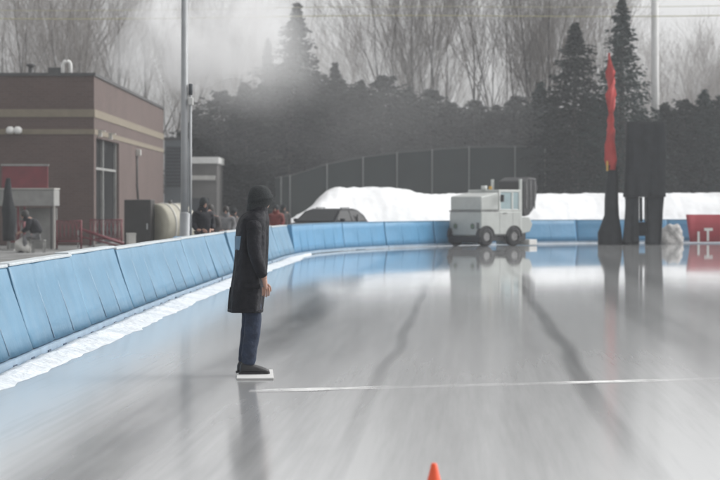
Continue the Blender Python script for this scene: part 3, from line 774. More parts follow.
# ------------------------------------------------------------------ brick building
def building():
    Y0,Y1=85.0,115.0; X1=PX(94,Y0); X0=X1-16; H=PZ(76,Y0)
    t=thing('brick_building','flat roofed brown brick building with tan stone bands and a dark glazed entrance','building',(X1,Y0,0))
    D=Y1-Y0; Wd=X1-X0; eh=PZ(137,Y0)
    def yof(px): return X1*F/(px-CX)-Y0
    ya,yb=.7,yof(119)
    m=MB()
    m.box(-Wd,0,0,.35,0,H)                       # front
    m.box(-.35,0,.352,ya,0,H); m.box(-.35,0,ya,yb,eh,H); m.box(-.35,0,yb,D-.352,0,H)   # rink side with the entrance opening
    m.box(-Wd,0,D-.35,D,0,H); m.box(-Wd,-Wd+.35,.352,D-.352,0,H)
    m.build('wall',M['brick'],t)
    r=MB(); r.box(-Wd+.36,-.36,.36,D-.36,H-.35,H-.15); rf=r.build('roof',M['coping'],t)
    c=MB(); c.box(-Wd-.06,.06,-.06,.40,H,H+.13); c.box(-.40,.06,.402,D-.30,H,H+.13); c.box(-Wd-.06,.06,D-.298,D+.06,H,H+.13); c.build('coping',M['coping'],rf)
    for py,hh in ((112,.20),(131,.13)):
        z=PZ(py,Y0); b=MB(); b.box(-Wd,.03,-.03,-.0015,z-hh,z+hh*.6); b.box(.0015,.03,-.0,D,z-hh,z+hh*.6); b.build('stone_band',M['band'],t)
    g_=MB(); g_.box(-.30,-.26,ya,yb,0,eh); g_.build('entrance_glass',M['dark_glass'],t)
    f=MB(); ztr=3.05
    for yy in (ya+.02,yof(106),yb-.16):
        f.box(-.24,-.12,yy,yy+.20,0,eh)
    f.box(-.235,-.125,ya+.23,yof(106)-.003,ztr,ztr+.10); f.box(-.235,-.125,yof(106)+.203,yb-.163,ztr,ztr+.10)
    f.build('entrance_frame',M['booth_grey'],t)
    for px in (98,108.5):
        yy=yof(px); l=MB(); l.box(.002,.16,yy-.12,yy+.12,eh+.05,eh+.32); l.prism([(.002,eh+.34),(.30,eh+.30),(.30,eh+.26),(.002,eh+.30)],yy-.16,yy+.16); l.build('entrance_lamp',M['off_white'],t)
    yy=yof(136); l=MB(); l.box(.002,.24,yy-.16,yy+.16,3.95,4.25); la=l.build('wall_lamp',M['off_white'],t,bevel=.03)
    q=MB(); q.tube([(.05,yy,3.94),(.05,yy,2.6)],.04,8); q.tube([(.05,yy,2.6),(.05,yy+.5,1.8),(.05,yy+.3,.1)],.05,8); q.build('downpipe',M['coping'],t)
    # front wall floodlights
    for px in (11.5,19):
        xx=PX(px,Y0)-X1; z=PZ(131,Y0); l=MB()
        l.tube([(xx,-.01,z),(xx,-.25,z+.02)],.05,8); l.loft([ell(z-.12,xx,-.30,.10,.10,14),ell(z-.05,xx,-.32,.17,.16,14),ell(z+.08,xx,-.32,.17,.16,14),ell(z+.17,xx,-.32,.08,.08,14)]); l.build('floodlight',M['white_paint'],t)
    # roof plant
    p=MB(); xx0=PX(63,88)-X1; xx1=PX(70.5,88)-X1; zt=PZ(61,88)
    p.tube([(xx0,3,H-.2),(xx0,3,zt-.12),(xx0+.05,3,zt-.03),(xx0+.12,3,zt),(xx1-.12,3,zt),(xx1-.05,3,zt-.03),(xx1,3,zt-.12),(xx1,3,H-.0)],.07,10); p.build('vent_pipe',M['white_paint'],rf)
    p=MB(); xa=PX(48,90)-X1; xb=PX(61,90)-X1; p.box(xa,xb,5,6,H-.15,H+.68); p.build('roof_unit',M['coping'],rf,bevel=.03)
    p=MB(); xa=PX(31,92)-X1; p.tube([(xa,7,H-.15),(xa,7,H+.85)],.12,10); p.tube([(xa,7,H+.85),(xa,7,H+.95)],.2,10); p.build('roof_vent',M['coping'],rf)
    dr=MB(); dr.box(-6.2,-5.1,-.03,-.002,0,2.2); dr.build('door',M['coping'],t)
building()

# grey tower block and low shed behind
Yt=119
t=thing('tower_block','dark grey windowless block with a louvred panel behind the brick building','building',(PX(164.5,Yt),Yt,0))
m=MB(); m.box(0,1.15,0,3,0,PZ(140,Yt)); m.build('wall',M['tower_grey'],t)
m=MB()
for k in range(12):
    z0=PZ(187,Yt)+(PZ(146,Yt)-PZ(187,Yt))*k/12
    m.prism([(.06,z0),(.06,z0+.18)],0,1) if False else m.box(.10,.95,-.06,-.005,z0,z0+.15)
m.build('louvre',M['louvre'],t)
m=MB(); m.box(-.05,1.2,-.05,3.05,PZ(140,Yt)+.001,PZ(140,Yt)+.15); m.build('coping',M['coping'],t)
Ys=124
t=thing('low_shed','low dark shed with two pale fascia strips behind the lamp pole','shed',(PX(187,Ys),Ys,0))
m=MB(); m.box(-1.2,PX(217,Ys)-PX(187,Ys),0,5,0,PZ(164,Ys)); m.build('wall',M['shed'],t)
w=PX(217,Ys)-PX(187,Ys)
m=MB(); m.box(-1.3,w+.1,-.3,5.1,PZ(163.5,Ys),PZ(157,Ys)); m.build('roof_fascia',M['white_paint'],t)
m=MB(); m.box(-1.3,w-.1,-.25,-.002,PZ(180,Ys),PZ(175.5,Ys)); m.build('lower_fascia',M['off_white'],t)
m=MB(); m.box(.3,1.3,-.03,-.002,0,2.0); m.build('door',M['louvre'],t)

# ------------------------------------------------------------------ things behind the left pads
Yv=78; s=F/Yv
t=thing('vendor_booth','small booth with red signboard, pale fascia and red posts before the brick building','booth',(PX(32,Yv),Yv,-.02))
def bz(px0,px1,py0,py1,y0,y1,mb): mb.box((px0-32)/s,(px1-32)/s,y0,y1,PZ(py1,Yv)+.02,PZ(py0,Yv)+.02)
m=MB(); bz(2,48,166,189,-.05,.05,m); sg=m.build('signboard',M['red_paint'],t,bevel=.02)
m=MB(); bz(1,49,164,166,-.07,.07,m); m.build('sign_cap',M['booth_grey'],sg)
m=MB(); bz(1,56,189.3,206,-.5,.9,m); m.build('fascia',M['booth_grey'],t,bevel=.02)
m=MB(); bz(0,56.5,188.2,189.2,-.55,.95,m); m.build('fascia_edge',M['off_white'],t)
for px,mm_ in ((20,'red_paint'),(26.5,'red_paint'),(53,'coping'),(56,'off_white')):
    m=MB(); bz(px-.8,px+.8,206.1,249.5,-.45,-.38,m); m.build('post',M[mm_],t)
m=MB(); bz(6,54,208,249.3,.75,.85,m); m.build('back_panel',M['booth_grey'],t)
spectator('person in dark clothes crouching in front of the small booth with the red signboard',(PX(38,72),72,-.02),R(186),'coat','hair',pose='sit',hgt=1.95,group='people by the booth',trouser='grey_jacket')
st=MB(); st.box(-.22,.22,-.2,.2,.40,.44)
for a in (-.19,.19):
    for b in (-.17,.17): st.tube([(a,b,0),(a,b,.40)],.02,6)
o=st.build('stool',M['booth_grey'],loc=(PX(38,72)+.02,72.0,-.02)); tag(o,'low grey stool under the crouching person by the booth','stool')
t=thing('draped_post','tall dark fabric draped post cut by the left edge beside the booth','post',(PX(8.5,75),75,-.02))
m=MB(); rr=[]
for k in range(15):
    q=k/14; z=.35+q*(PZ(178,75)-.33); r=.20+.05*math.sin(q*5)-.09*q**5
    rr.append([p+Vector((.05*mnoise.noise((i*.8,q*5,1)),.05*mnoise.noise((i*.8,q*5,7)),0)) for i,p in enumerate(ell(z,.03*math.sin(q*6),0,r,r*.9,18))])
m.loft(rr); m.build('drape',M['black_fabric'],t)
m=MB(); m.tube([(0,0,0),(0,0,2.0)],.06,8); m.box(-.22,.22,-.22,.22,0,.06); m.build('pole',M['booth_grey'],t)
bg=MB(); bmh=bmesh.new(); bmesh.ops.create_icosphere(bmh,subdivisions=3,radius=.3)
for v in bmh.verts: v.co*=1+.3*mnoise.noise(v.co*5); v.co.z=max(-.2,v.co.z)
me=bpy.data.meshes.new('white_bag'); bmh.to_mesh(me); bmh.free(); me.materials.append(M['off_white'])
for p in me.polygons: p.use_smooth=True
o=bpy.data.objects.new('white_bag',me); COL.objects.link(o); o.location=(PX(24,72),72,.18); tag(o,'pale sack on the ground at the feet of the crouching person','bag')
# red crowd barriers
def barrier(label,px,Y,rz,hw):
    t=thing('crowd_barrier',label,'barrier',(PX(px,Y),Y,-.02),rz,'red crowd barriers by the booth')
    m=MB()
    m.tube([(-hw,0,0),(-hw,0,1.05),(hw,0,1.05),(hw,0,0)],.035,8); m.tube([(-hw,0,.3),(hw,0,.3)],.03,8); m.build('frame',M['red_paint'],t)
    m=MB()
    for k in range(int(hw*14)):
        x=-hw+2*hw*(k+.5)/int(hw*14); m.tube([(x,0,.3),(x+.1,0,1.05)],.018,6); m.tube([(x+.1,0.01,.3),(x,0.01,1.05)],.018,6)
    m.build('lattice',M['red_paint'],t)
    for sx in (-hw,hw):
        m=MB(); m.box(sx-.04,sx+.04,-.25,.25,0,.04); m.build('foot',M['coping'],t)
barrier('dark red lattice barrier standing directly right of the booth',69,77,R(4),.44)
barrier('dark red lattice barrier close to the black cabinet, under the sloping handrail',106,82.5,R(-6),.62)
barrier('dark red lattice barrier inside the booth, behind the crouching person',16,76,R(3),.30)

# sloping handrail
t=thing('handrail','dark red sloping handrail running down to the black cabinet','handrail',(PX(78,80),80,-.02))
m=MB(); dx=PX(126,80)-PX(78,80); z0,z1=PZ(228,80),PZ(244,80)
m.tube([(0,0,z0),(dx,0,z1)],.06,8); m.tube([(0,0,z0-.28),(dx,0,z1-.12)],.035,8); m.build('rail',M['red_paint'],t)
for q in (0,.33,.66,1): 
    m=MB(); m.tube([(dx*q,0,0),(dx*q,0,z0+(z1-z0)*q)],.03,6); m.build('post',M['booth_grey'],t)
# black cabinet and cream tank
Yk=72; s=F/Yk
t=thing('black_cabinet','square black cabinet standing left of the cream tank','cabinet',(PX(139.5,Yk),Yk,-.02),R(-4))
w=(153-126)/s/2; hz=PZ(199,Yk)
m=MB(); m.box(-w,w,-.4,.4,.06,hz); bd=m.build('body',M['cabinet'],t,bevel=.03)
m=MB(); m.box(-w+.05,w-.05,-.425,-.402,.15,hz-.08); dr=m.build('door',M['cabinet'],t); m=MB(); m.box(w-.14,w-.10,-.46,-.426,.8,1.0); m.build('handle',M['steel'],dr)
m=MB(); m.box(-w+.02,w-.02,-.36,.36,0,.06); m.build('plinth',M['coping'],t)
t=thing('storage_tank','cream cylindrical tank with raised ribs between the black cabinet and the lamp pole','tank',(PX(154.5,Yk),Yk+.2,-.02),R(42))
rT=(PZ(203,Yk)-.1)/2; zc=.1+rT
m=MB(); Lt=1.35
m.loft([[Vector((xx,math.cos(2*math.pi*k/36)*rr,zc+math.sin(2*math.pi*k/36)*rr)) for k in range(36)] for xx,rr in ((0,rT*.5),(0.0,rT*.94),(.06,rT),(Lt-.3,rT),(Lt-.12,rT*.93),(Lt,rT*.7),(Lt+.06,rT*.3))]); m.build('shell',M['tank'],t)
for xx in (.30,.62,.94):
    m=MB(); m.loft([[Vector((xx+dx,math.cos(2*math.pi*k/36)*rr,zc+math.sin(2*math.pi*k/36)*rr)) for k in range(36)] for dx,rr in ((0,rT*.99),(.01,rT+.03),(.05,rT+.03),(.06,rT*.99))],caps=False); m.build('rib',M['off_white'],t)
for xx in (.2,1.0):
    m=MB(); m.box(xx,xx+.12,-rT*.7,rT*.7,0,.30); m.build('saddle',M['coping'],t)
m=MB(); m.tube([(.65,0,zc+rT-.02),(.65,0,zc+rT+.12)],.07,10); m.build('cap',M['coping'],t)
# small red and white crates
for k,(px,zz,w,mn,lab) in enumerate(((123.5,0,.30,'red_paint','red crate on the ground in front of the black cabinet'),(131,0,.26,'red_paint','lower red crate of the pair right beside the black cabinet'),(130.5,.3,.24,'off_white','pale crate stacked on a red crate by the black cabinet'))):
    t=thing('crate',lab,'crate',(PX(px,68),68+.1*k,-.02+zz*1.0+ (0.001 if zz else 0)),R(8*k),'crates by the black cabinet')
    hh=.30 if zz==0 else .42
    m=MB()
    for a,b,c_,d in ((-w/2,w/2,-.2,-.18),(-w/2,w/2,.18,.2),(-w/2,-w/2+.02,-.179,.179),(w/2-.02,w/2,-.179,.179)): m.box(a,b,c_,d,0,hh)
    m.box(-w/2+.021,w/2-.021,-.179,.179,0,.02); m.build('shell',M[mn],t)
    m=MB(); m.box(-w/2-.01,w/2+.01,-.215,-.201,hh-.05,hh); m.box(-w/2-.01,w/2+.01,.201,.215,hh-.05,hh); m.build('rim',M[mn],t)

# lamp pole
Yp=50.0; s=F/Yp
t=thing('lamp_pole','tall grey steel lamp pole rising behind the left pads beside the tank','pole',(PX(184.5,Yp),Yp,-.02))
m=MB(); m.tube([(0,0,.5),(0,0,3.0),(0,0,6.6)],[.095,.085,.075],16); m.build('shaft',M['galv'],t)
m=MB(); m.loft([ell(0,0,0,.20,.20,16),ell(.05,0,0,.20,.20,16),ell(.06,0,0,.13,.13,16),ell(PZ(213,Yp),0.02,0,.13,.13,16),ell(PZ(211,Yp),0,0,.10,.10,16)]); m.build('base_sleeve',M['galv'],t)
m=MB(); m.tube([(.14,-.02,.2),(.14,-.02,PZ(88,Yp))],.035,8); m.build('conduit',M['galv'],t)
m=MB(); zz=PZ(100,Yp); m.box(.10,.21,-.14,.02,zz-.10,zz+.08); m.build('junction_box',M['galv_light'],t,bevel=.015)
m=MB(); m.tube([(.14,-.02,PZ(94,Yp)),(.15,-.02,PZ(83,Yp))],.05,8); m.build('weatherhead',M['louvre'],t)
m=MB(); m.tube([(0,0,6.6),(0,0,9.0)],.07,12); m.tube([(0,0,8.9),(.8,-.1,9.1)],.04,8); m.box(.7,1.3,-.2,.05,9.0,9.15); m.build('lamp_arm',M['galv'],t)
# small blue pad bag at pole foot
m=MB(); m.box(-.18,.18,-.14,.14,0,PZ(235,50)+.0)
o=m.build('blue_block',M['pad_blue2'],loc=(PX(181,49.0),49.0,-.019),bevel=.04); tag(o,'small deep blue block at the foot of the lamp pole, showing just above the pads','foam block')

# utility pole right and wires
Yu=128
t=thing('utility_pole','thick pale utility pole rising behind the taller spruce on the right','pole',(PX(655,Yu),Yu,0))
m=MB(); m.tube([(0.05,0,0),(0.02,0,7),(-.05,0,19)],[.27,.235,.20],16); m.build('shaft',M['galv_light'],t)
m=MB(); m.box(-1.2,1.2,-.3,-.22,17.2,17.4); m.build('crossarm',M['bark'],t)
def wire(py0,py1,Y0,Y1,r,lab):
    m=MB(); pts=[]
    for k in range(25):
        q=k/24; px=-160+1060*q; Y=Y0+(Y1-Y0)*q; p=P(px,py0+(py1-py0)*q,Y); p.z-=.25*math.sin(math.pi*q*2)**2*.5; pts.append(p)
    m.tube(pts,r,5); o=m.build('overhead_wire',M['wire'],loc=(0,0,0)); tag(o,lab,'wire',group='overhead wires'); return o
wire(18,13,Yu-.4,Yu-.4,.026,'lower and darker of the two overhead wires crossing the top of the picture')
wire(10,3,Yu+1.0,Yu+1.0,.016,'upper and fainter of the two overhead wires near the top edge')

# ------------------------------------------------------------------ fence
Yf=122; s=F/Yf
t=thing('court_fence','tall court fence with dark windscreen and slim grey posts behind the snow bank','fence',(PX(420,Yf),Yf,0))
xs=[281,290,327,363,397,432,469,515,545,582,640,680,716,752]
TOPF=[(275,178),(292,175),(327,164),(363,157),(397,152.5),(432,149.5),(469,147),(515,146.5),(552,146.5)]
m=MB(); poly=[((276-420)/s,.05)]+[((px-420)/s,PZ(py,Yf)-.05) for px,py in TOPF if px>=275]+[((552-420)/s,.05)]
m.prism(poly,.05,.08); m.build('windscreen',M['screen'],t)
m=MB(); m.tube([((px-420)/s,0,PZ(py,Yf)) for px,py in TOPF],.030,6); m.build('top_rail',M['fence_rail'],t)
for px in xs:
    if px>560: continue
    m=MB(); m.tube([((px-420)/s,-.02,0),((px-420)/s,-.02,PZ(lin(TOPF,px),Yf)+.03)],.042,8); m.build('post',M['fence_post'],t)

# ------------------------------------------------------------------ parked car
def car():
    Yc=79.5
    t=thing('parked_car','dark parked car half hidden behind the pads in front of the snow pile','car',(PX(327,Yc),Yc,0),R(66))
    Wd=1.75; hw=Wd/2
    m=MB(); prof=[(-2.1,.35),(-2.15,.62),(-2.05,.86),(-1.2,.95),(1.6,.95),(2.0,.90),(2.1,.60),(2.05,.32),(1.6,.28),(-1.6,.28)]
    m.prism(prof,-hw,hw); m.build('body',M['car_paint'],t,bevel=.06)
    m=MB(); r=[]
    for z,xa,xb,w in ((.951,-1.15,1.95,hw-.03),(1.2,-.72,1.72,hw-.10),(1.40,-.30,1.35,hw-.19),(1.47,.0,1.05,hw-.27)):
        r.append([Vector((x,y,z)) for x,y in ((xa,-w),(xb,-w),(xb,w),(xa,w))])
    m.loft(r,smooth=False); cb=m.build('cabin',M['car_paint'],t,bevel=.04)
    def glass(pts): 
        q=MB(); q.add(pts,[(0,1,2,3)]); o=q.build('window',M['dark_glass'],cb); s_=o.modifiers.new('s','SOLIDIFY'); s_.thickness=.03; s_.offset=0
    for sy in (-1,1):
        glass([(-.95,sy*(hw-.045),1.0),(.35,sy*(hw-.045),1.0),(.35,sy*(hw-.18),1.38),(-.38,sy*(hw-.18),1.38)])
        glass([(.45,sy*(hw-.045),1.0),(1.75,sy*(hw-.045),1.0),(1.30,sy*(hw-.18),1.38),(.45,sy*(hw-.18),1.38)])
    glass([(-1.08,-hw+.15,1.0),(-1.08,hw-.15,1.0),(-.37,hw-.28,1.38),(-.37,-hw+.28,1.38)])
    glass([(1.92,-hw+.15,1.0),(1.92,hw-.15,1.0),(1.42,hw-.28,1.38),(1.42,-hw+.28,1.38)])
    for wx in (-1.35,1.35):
        for sy in (-1,1):
            q=MB(); q.tube([(wx,sy*(hw-.2),.31),(wx,sy*(hw+.01),.31)],.31,20); w=q.build('wheel',M['rubber'],t); q=MB(); q.tube([(wx,sy*(hw-.1),.31),(wx,sy*(hw+.02),.31)],.19,16); q.build('rim',M['steel'],w)
    for sy in (-1,1):
        q=MB(); q.box(2.0,2.12,sy*.62-.16,sy*.62+.16,.72,.98); q.build('tail_light',M['tail_red'],t,bevel=.02)
        q=MB(); q.box(-2.16,-2.05,sy*.6-.18,sy*.6+.18,.66,.80); q.build('headlight',M['off_white'],t,bevel=.02)
        q=MB(); q.box(-.75,-.60,sy*(hw+.08)-.08,sy*(hw+.08)+.08,.98,1.10); q.build('mirror',M['car_paint'],t,bevel=.02)
    rr=MB(); rr.tube([(.1,-.5,1.5),(.9,-.5,1.5)],.02,6); rr.tube([(.1,.5,1.5),(.9,.5,1.5)],.02,6); rr.build('roof_rack',M['coping'],t)
car()

# ------------------------------------------------------------------ trees
def bare_tree(seed,h,stems,twig_mat,spread=.34,depth=5):
    rg=random.Random(seed); tr=MB(); cr=MB()
    def limb(p,d,L,r,lev):
        n=4 if lev<2 else 3
        pts=[p]; rad=[r]; dd=d.copy(); segs=[]
        for k in range(n):
            dd=(dd+Vector((rg.gauss(0,.10),rg.gauss(0,.10),rg.gauss(.05,.06)))).normalized()
            p2=pts[-1]+dd*(L/n); pts.append(p2); rad.append(max(.007,r*(1-.75*(k+1)/n))); segs.append((p2.copy(),dd.copy(),rad[-1]))
        (tr if lev<2 else cr).tube(pts,rad,6 if lev<2 else (4 if lev<3 else 3),caps=False)
        if lev>=depth: return
        nb={0:6,1:5,2:4,3:3,4:2}[lev]
        for q in range(nb):
            k=rg.randint(1 if lev else 1,n-1); base=segs[k][0].lerp(segs[k-1][0],rg.random())
            pd=segs[k][1]; a=rg.uniform(0,2*math.pi)
            side=pd.orthogonal().normalized(); side=Matrix.Rotation(a,3,pd)@side
            ang=rg.uniform(.25,.65) if lev<2 else rg.uniform(.35,.85)
            nd=(pd*math.cos(ang)+side*math.sin(ang)*(.9 if lev<2 else 1)+Vector((0,0,.18))).normalized()
            limb(base,nd,L*rg.uniform(.45,.72),max(.008,segs[k][2]*rg.uniform(.5,.75)),lev+1)
        limb(segs[-1][0],segs[-1][1],L*.55,max(.008,rad[-1]),lev+1)
    for k in range(stems):
        a=rg.uniform(0,6.28); lean=0 if stems==1 else rg.uniform(.06,.22)
        d=Vector((math.cos(a)*lean,math.sin(a)*lean,1)).normalized()
        limb(Vector((math.cos(a)*.15*(stems>1),math.sin(a)*.15*(stems>1),-.1)),d,h*rg.uniform(.5,.62),(.24 if stems==1 else .17)*h/18,0)
    return tr,cr
protos={}
def make_bare(key,seed,h,stems,tm,depth=4):
    tr,cr=bare_tree(seed,h,stems,tm,depth=depth)
    mt=tr.build('trunk',M['bark'],recalc=False); mc=cr.build('crown',M[tm],recalc=False)
    protos[key]=(mt.data,mc.data); bpy.data.objects.remove(mt); bpy.data.objects.remove(mc)
def conifer(seed,h,rad,droop,dens,shape):
    """layered boughs, each a spray of small needle fans"""
    rg=random.Random(seed); tr=MB(); cr=MB()
    tr.tube([(0,0,-.1),(0.03,0,h*.5),(0,0,h*.98)],[.022*h,.013*h,.01],8)
    nl=int(h*dens)
    for i in range(nl):
        q=(i+rg.random()*.6)/nl; z=h*(.04+.95*q)
        if shape=='spruce': rr=rad*(1-q)**.85+.06
        elif shape=='cedar': rr=rad*(1-q**2.2)*(.65+.35*min(1,q*4))+.10
        else: rr=rad*math.sin(math.pi*min(1,.15+q*.85))**.7+.1
        rr*=1+.28*mnoise.noise((seed*3.1,z*.7,0))
        nb=rg.randint(6,9)
        a0=rg.random()*6.28; z0=z
        for b in range(nb):
            a=a0+2*math.pi*b/nb+rg.uniform(-.35,.35)
            l=rr*rg.uniform(.55,1.18)*(1+.25*mnoise.noise((math.cos(a)*1.2+seed,math.sin(a)*1.2,z*.5)))
            d=Vector((math.cos(a),math.sin(a),0)); z=z0+rg.uniform(-.22,.22)
            nseg=max(3,int(l/.24))
            for k in range(nseg):
                t_=(k+.6)/nseg
                if t_<.15: continue
                zz=z+l*t_*(.25*(1-droop))-droop*l*t_*t_*.75+ (.12*l*t_**4 if droop>.3 else 0)
                c=d*(l*t_)+Vector((0,0,zz))
                w=(.34*l*(1-t_*.7)+.10)*rg.uniform(.7,1.2); 
                for f in range(4):
                    s_=rg.uniform(.13,.27)
                    off=d.cross(Vector((0,0,1)))*rg.uniform(-w,w)+Vector((0,0,rg.uniform(-.16,.12)))
                    p=c+off
                    u=(d*rg.uniform(.5,1)+d.cross(Vector((0,0,1)))*rg.uniform(-.9,.9)+Vector((0,0,rg.uniform(-.6,.25)))).normalized()
                    v=u.cross(Vector((rg.gauss(0,1),rg.gauss(0,1),rg.gauss(0,1)))).normalized()
                    cr.add([p-u*s_*.4-v*s_*.26,p-u*s_*.4+v*s_*.26,p+u*s_*.7+v*s_*.12,p+u*s_*.7-v*s_*.12],[(0,1,2,3)])
    return tr,cr
def make_con(key,seed,h,rad,droop,dens,shape,nm):
    tr,cr=conifer(seed,h,rad,droop,dens,shape)
    mt=tr.build('trunk',M['bark'],recalc=False); mc=cr.build('crown',M[nm],recalc=False)
    protos[key]=(mt.data,mc.data); bpy.data.objects.remove(mt); bpy.data.objects.remove(mc)
make_bare('b1',11,19,1,'twig'); make_bare('b2',23,18,2,'twig'); make_bare('b3',37,20,3,'twig'); make_bare('b4',41,17,1,'twig_pale'); make_bare('b5',59,19,2,'twig_pale')
make_con('spruce',5,13.5,3.3,.38,5.2,'spruce','needle2')
make_con('spruce2',8,12.5,3.9,.30,5.4,'spruce','needle')
make_con('cedar',13,9,1.8,.0,5.5,'cedar','needle')
make_con('cedar2',17,8,2.2,.05,5.5,'round','needle')
make_con('cedar3',29,9.5,1.6,.05,5.5,'cedar','needle2')
HT={'b1':19,'b2':18,'b3':20,'b4':17,'b5':19,'spruce':13.5,'spruce2':12.5,'cedar':9,'cedar2':8,'cedar3':9.5}
def tree(key,px,Y,h,name,label,group,wide=1.0):
    k=h/HT[key]
    t=thing(name,label,'tree',(PX(px,Y),Y,0),rnd.uniform(0,6.28),group); t.scale=(k*wide,k*wide,k)
    for nm,me in zip(('trunk','crown'),protos[key]):
        o=bpy.data.objects.new(nm,me); COL.objects.link(o); o.parent=t
    return t
# two big spruces
tree('spruce',622,119,PZ(-6,119),'spruce_tree','tall pointed spruce with open tiers behind the red tube','spruce trees',1.0)
tree('spruce2',575,121,PZ(22,121),'spruce_tree','broad dense dark spruce left of the taller pointed one','spruce trees',1.12)
tree('spruce2',297,140,PZ(2,140),'spruce_tree','hazy dark evergreen towering above the left end of the hedge','spruce trees',.95)
tree('spruce',268,141,PZ(38,141),'spruce_tree','shorter hazy evergreen just left of the tall hazy one','spruce trees',.9)
tree('spruce2',335,139,PZ(62,139),'spruce_tree','low hazy evergreen just right of the tall hazy one','spruce trees',1.0)
# evergreen hedge trees
hedge=[(196,112,134,'cedar'),(222,94,133,'cedar2'),(246,80,132,'cedar'),(270,70,134,'cedar3'),(292,62,131,'cedar2'),(316,70,133,'cedar'),(338,78,131,'cedar2'),(360,82,133,'cedar'),(384,74,131,'cedar2'),(408,86,133,'cedar3'),(430,92,131,'cedar2'),(452,100,133,'cedar'),(474,98,131,'cedar2'),(496,104,133,'cedar'),(518,96,131,'cedar2'),(540,88,132,'cedar3'),(592,100,130,'cedar2'),(640,112,127,'cedar2'),(664,104,126,'cedar'),(684,96,127,'cedar2'),(704,92,126,'cedar3'),(724,98,127,'cedar2')]
def land(px):
    for a,b in ((210,'behind the lamp pole'),(255,'above the standing person'),(305,'at the left end of the court fence'),(350,'above the parked car'),(400,'above the top of the snow pile'),(450,'left of the ice resurfacer'),(500,'above the ice resurfacer'),(560,'right of the ice resurfacer'),(615,'between the two big spruces'),(652,'behind the black tower'),(676,'just right of the utility pole'),(695,'right of the black tower'),(715,'at the right edge')):
        if px<=a: return b
    return 'beyond the right edge'
kinds={'cedar':'slim dark cedar','cedar2':'bushy dark evergreen','cedar3':'narrow greenish cedar'}
for i,(px,py,Y,k) in enumerate(hedge):
    tree(k,px,Y,PZ(py+rnd.uniform(-4,4),Y),'cedar_tree','%s %s, %s of front hedge row'%(kinds[k],land(px),ORD[i]),'evergreens of the tall hedge',1.25)
# second row of evergreens filling the gaps
back=[(208,120,139,'cedar2'),(236,112,139,'cedar'),(258,106,140,'cedar2'),(282,100,139,'cedar'),(304,98,140,'cedar2'),(327,100,139,'cedar'),(349,98,140,'cedar2'),(372,96,139,'cedar'),(396,98,140,'cedar2'),(419,106,139,'cedar'),(441,110,140,'cedar2'),(463,112,139,'cedar'),(485,112,140,'cedar2'),(507,112,139,'cedar'),(529,108,140,'cedar2'),(552,104,139,'cedar'),(606,118,138,'cedar2'),(652,118,137,'cedar'),(675,112,138,'cedar2'),(697,108,138,'cedar'),(718,108,138,'cedar2')]
for i,(px,py,Y,k) in enumerate(back):
    tree(k,px,Y,PZ(py,Y),'cedar_tree','%s %s, %s of rear hedge row'%(kinds[k],land(px),ORD[i]),'evergreens of the rear hedge row',1.5)
# bare trees
bare=[]
for px,py,Y,k in ((-6,-30,150,'b4'),(14,-45,146,'b1'),(34,-20,158,'b5'),(52,-50,150,'b2'),(70,-40,156,'b4'),(86,-60,147,'b3'),(104,-25,160,'b5'),(122,-40,152,'b1'),(142,-20,162,'b4'),(166,-10,158,'b5'),(196,10,165,'b4'),(228,15,168,'b5'),
   (258,0,160,'b4'),(318,20,158,'b5'),(352,15,166,'b4'),(392,-30,152,'b5'),(414,-45,147,'b2'),(432,-60,143,'b3'),(452,-40,155,'b4'),(474,-55,145,'b1'),(492,-40,150,'b5'),(508,-70,142,'b2'),(528,-60,146,'b3'),(546,-75,142,'b1'),(560,-55,144,'b2'),(584,-35,152,'b5'),(604,-20,158,'b4')):
    bare.append((px,py,Y,k))
def landb(px):
    if px<95: return 'above the brick building roof'
    if px<180: return 'in the steam beside the brick building'
    if px<290: return 'in haze right of the lamp pole'
    if px<380: return 'right of the hazy evergreens'
    if px<470: return 'over the snow pile and fence'
    if px<540: return 'above the ice resurfacer'
    return 'beside the broad dark spruce'
bk={'b1':'single stemmed bare tree','b2':'bare tree forked into two stems','b3':'bare tree with several stems','b4':'pale fine twigged bare tree','b5':'pale two stemmed bare tree'}
for i,(px,py,Y,k) in enumerate(bare):
    tree(k,px,Y,PZ(py,Y),'bare_tree','%s %s, %s from the left'%(bk[k],landb(px),ORD[i]),'tall bare trees behind the hedge',.8)
low=[(664,60,170,'b5'),(676,56,175,'b2'),(688,52,172,'b4'),(700,55,176,'b3'),(712,50,171,'b5'),(724,54,175,'b4'),(736,52,172,'b2')]
for i,(px,py,Y,k) in enumerate(low):
    tree(k,px,Y,PZ(py,Y),'bare_tree','low %s right of utility pole, %s from left'%(bk[k],ORD[i]),'low bare trees right of the utility pole',1.0)

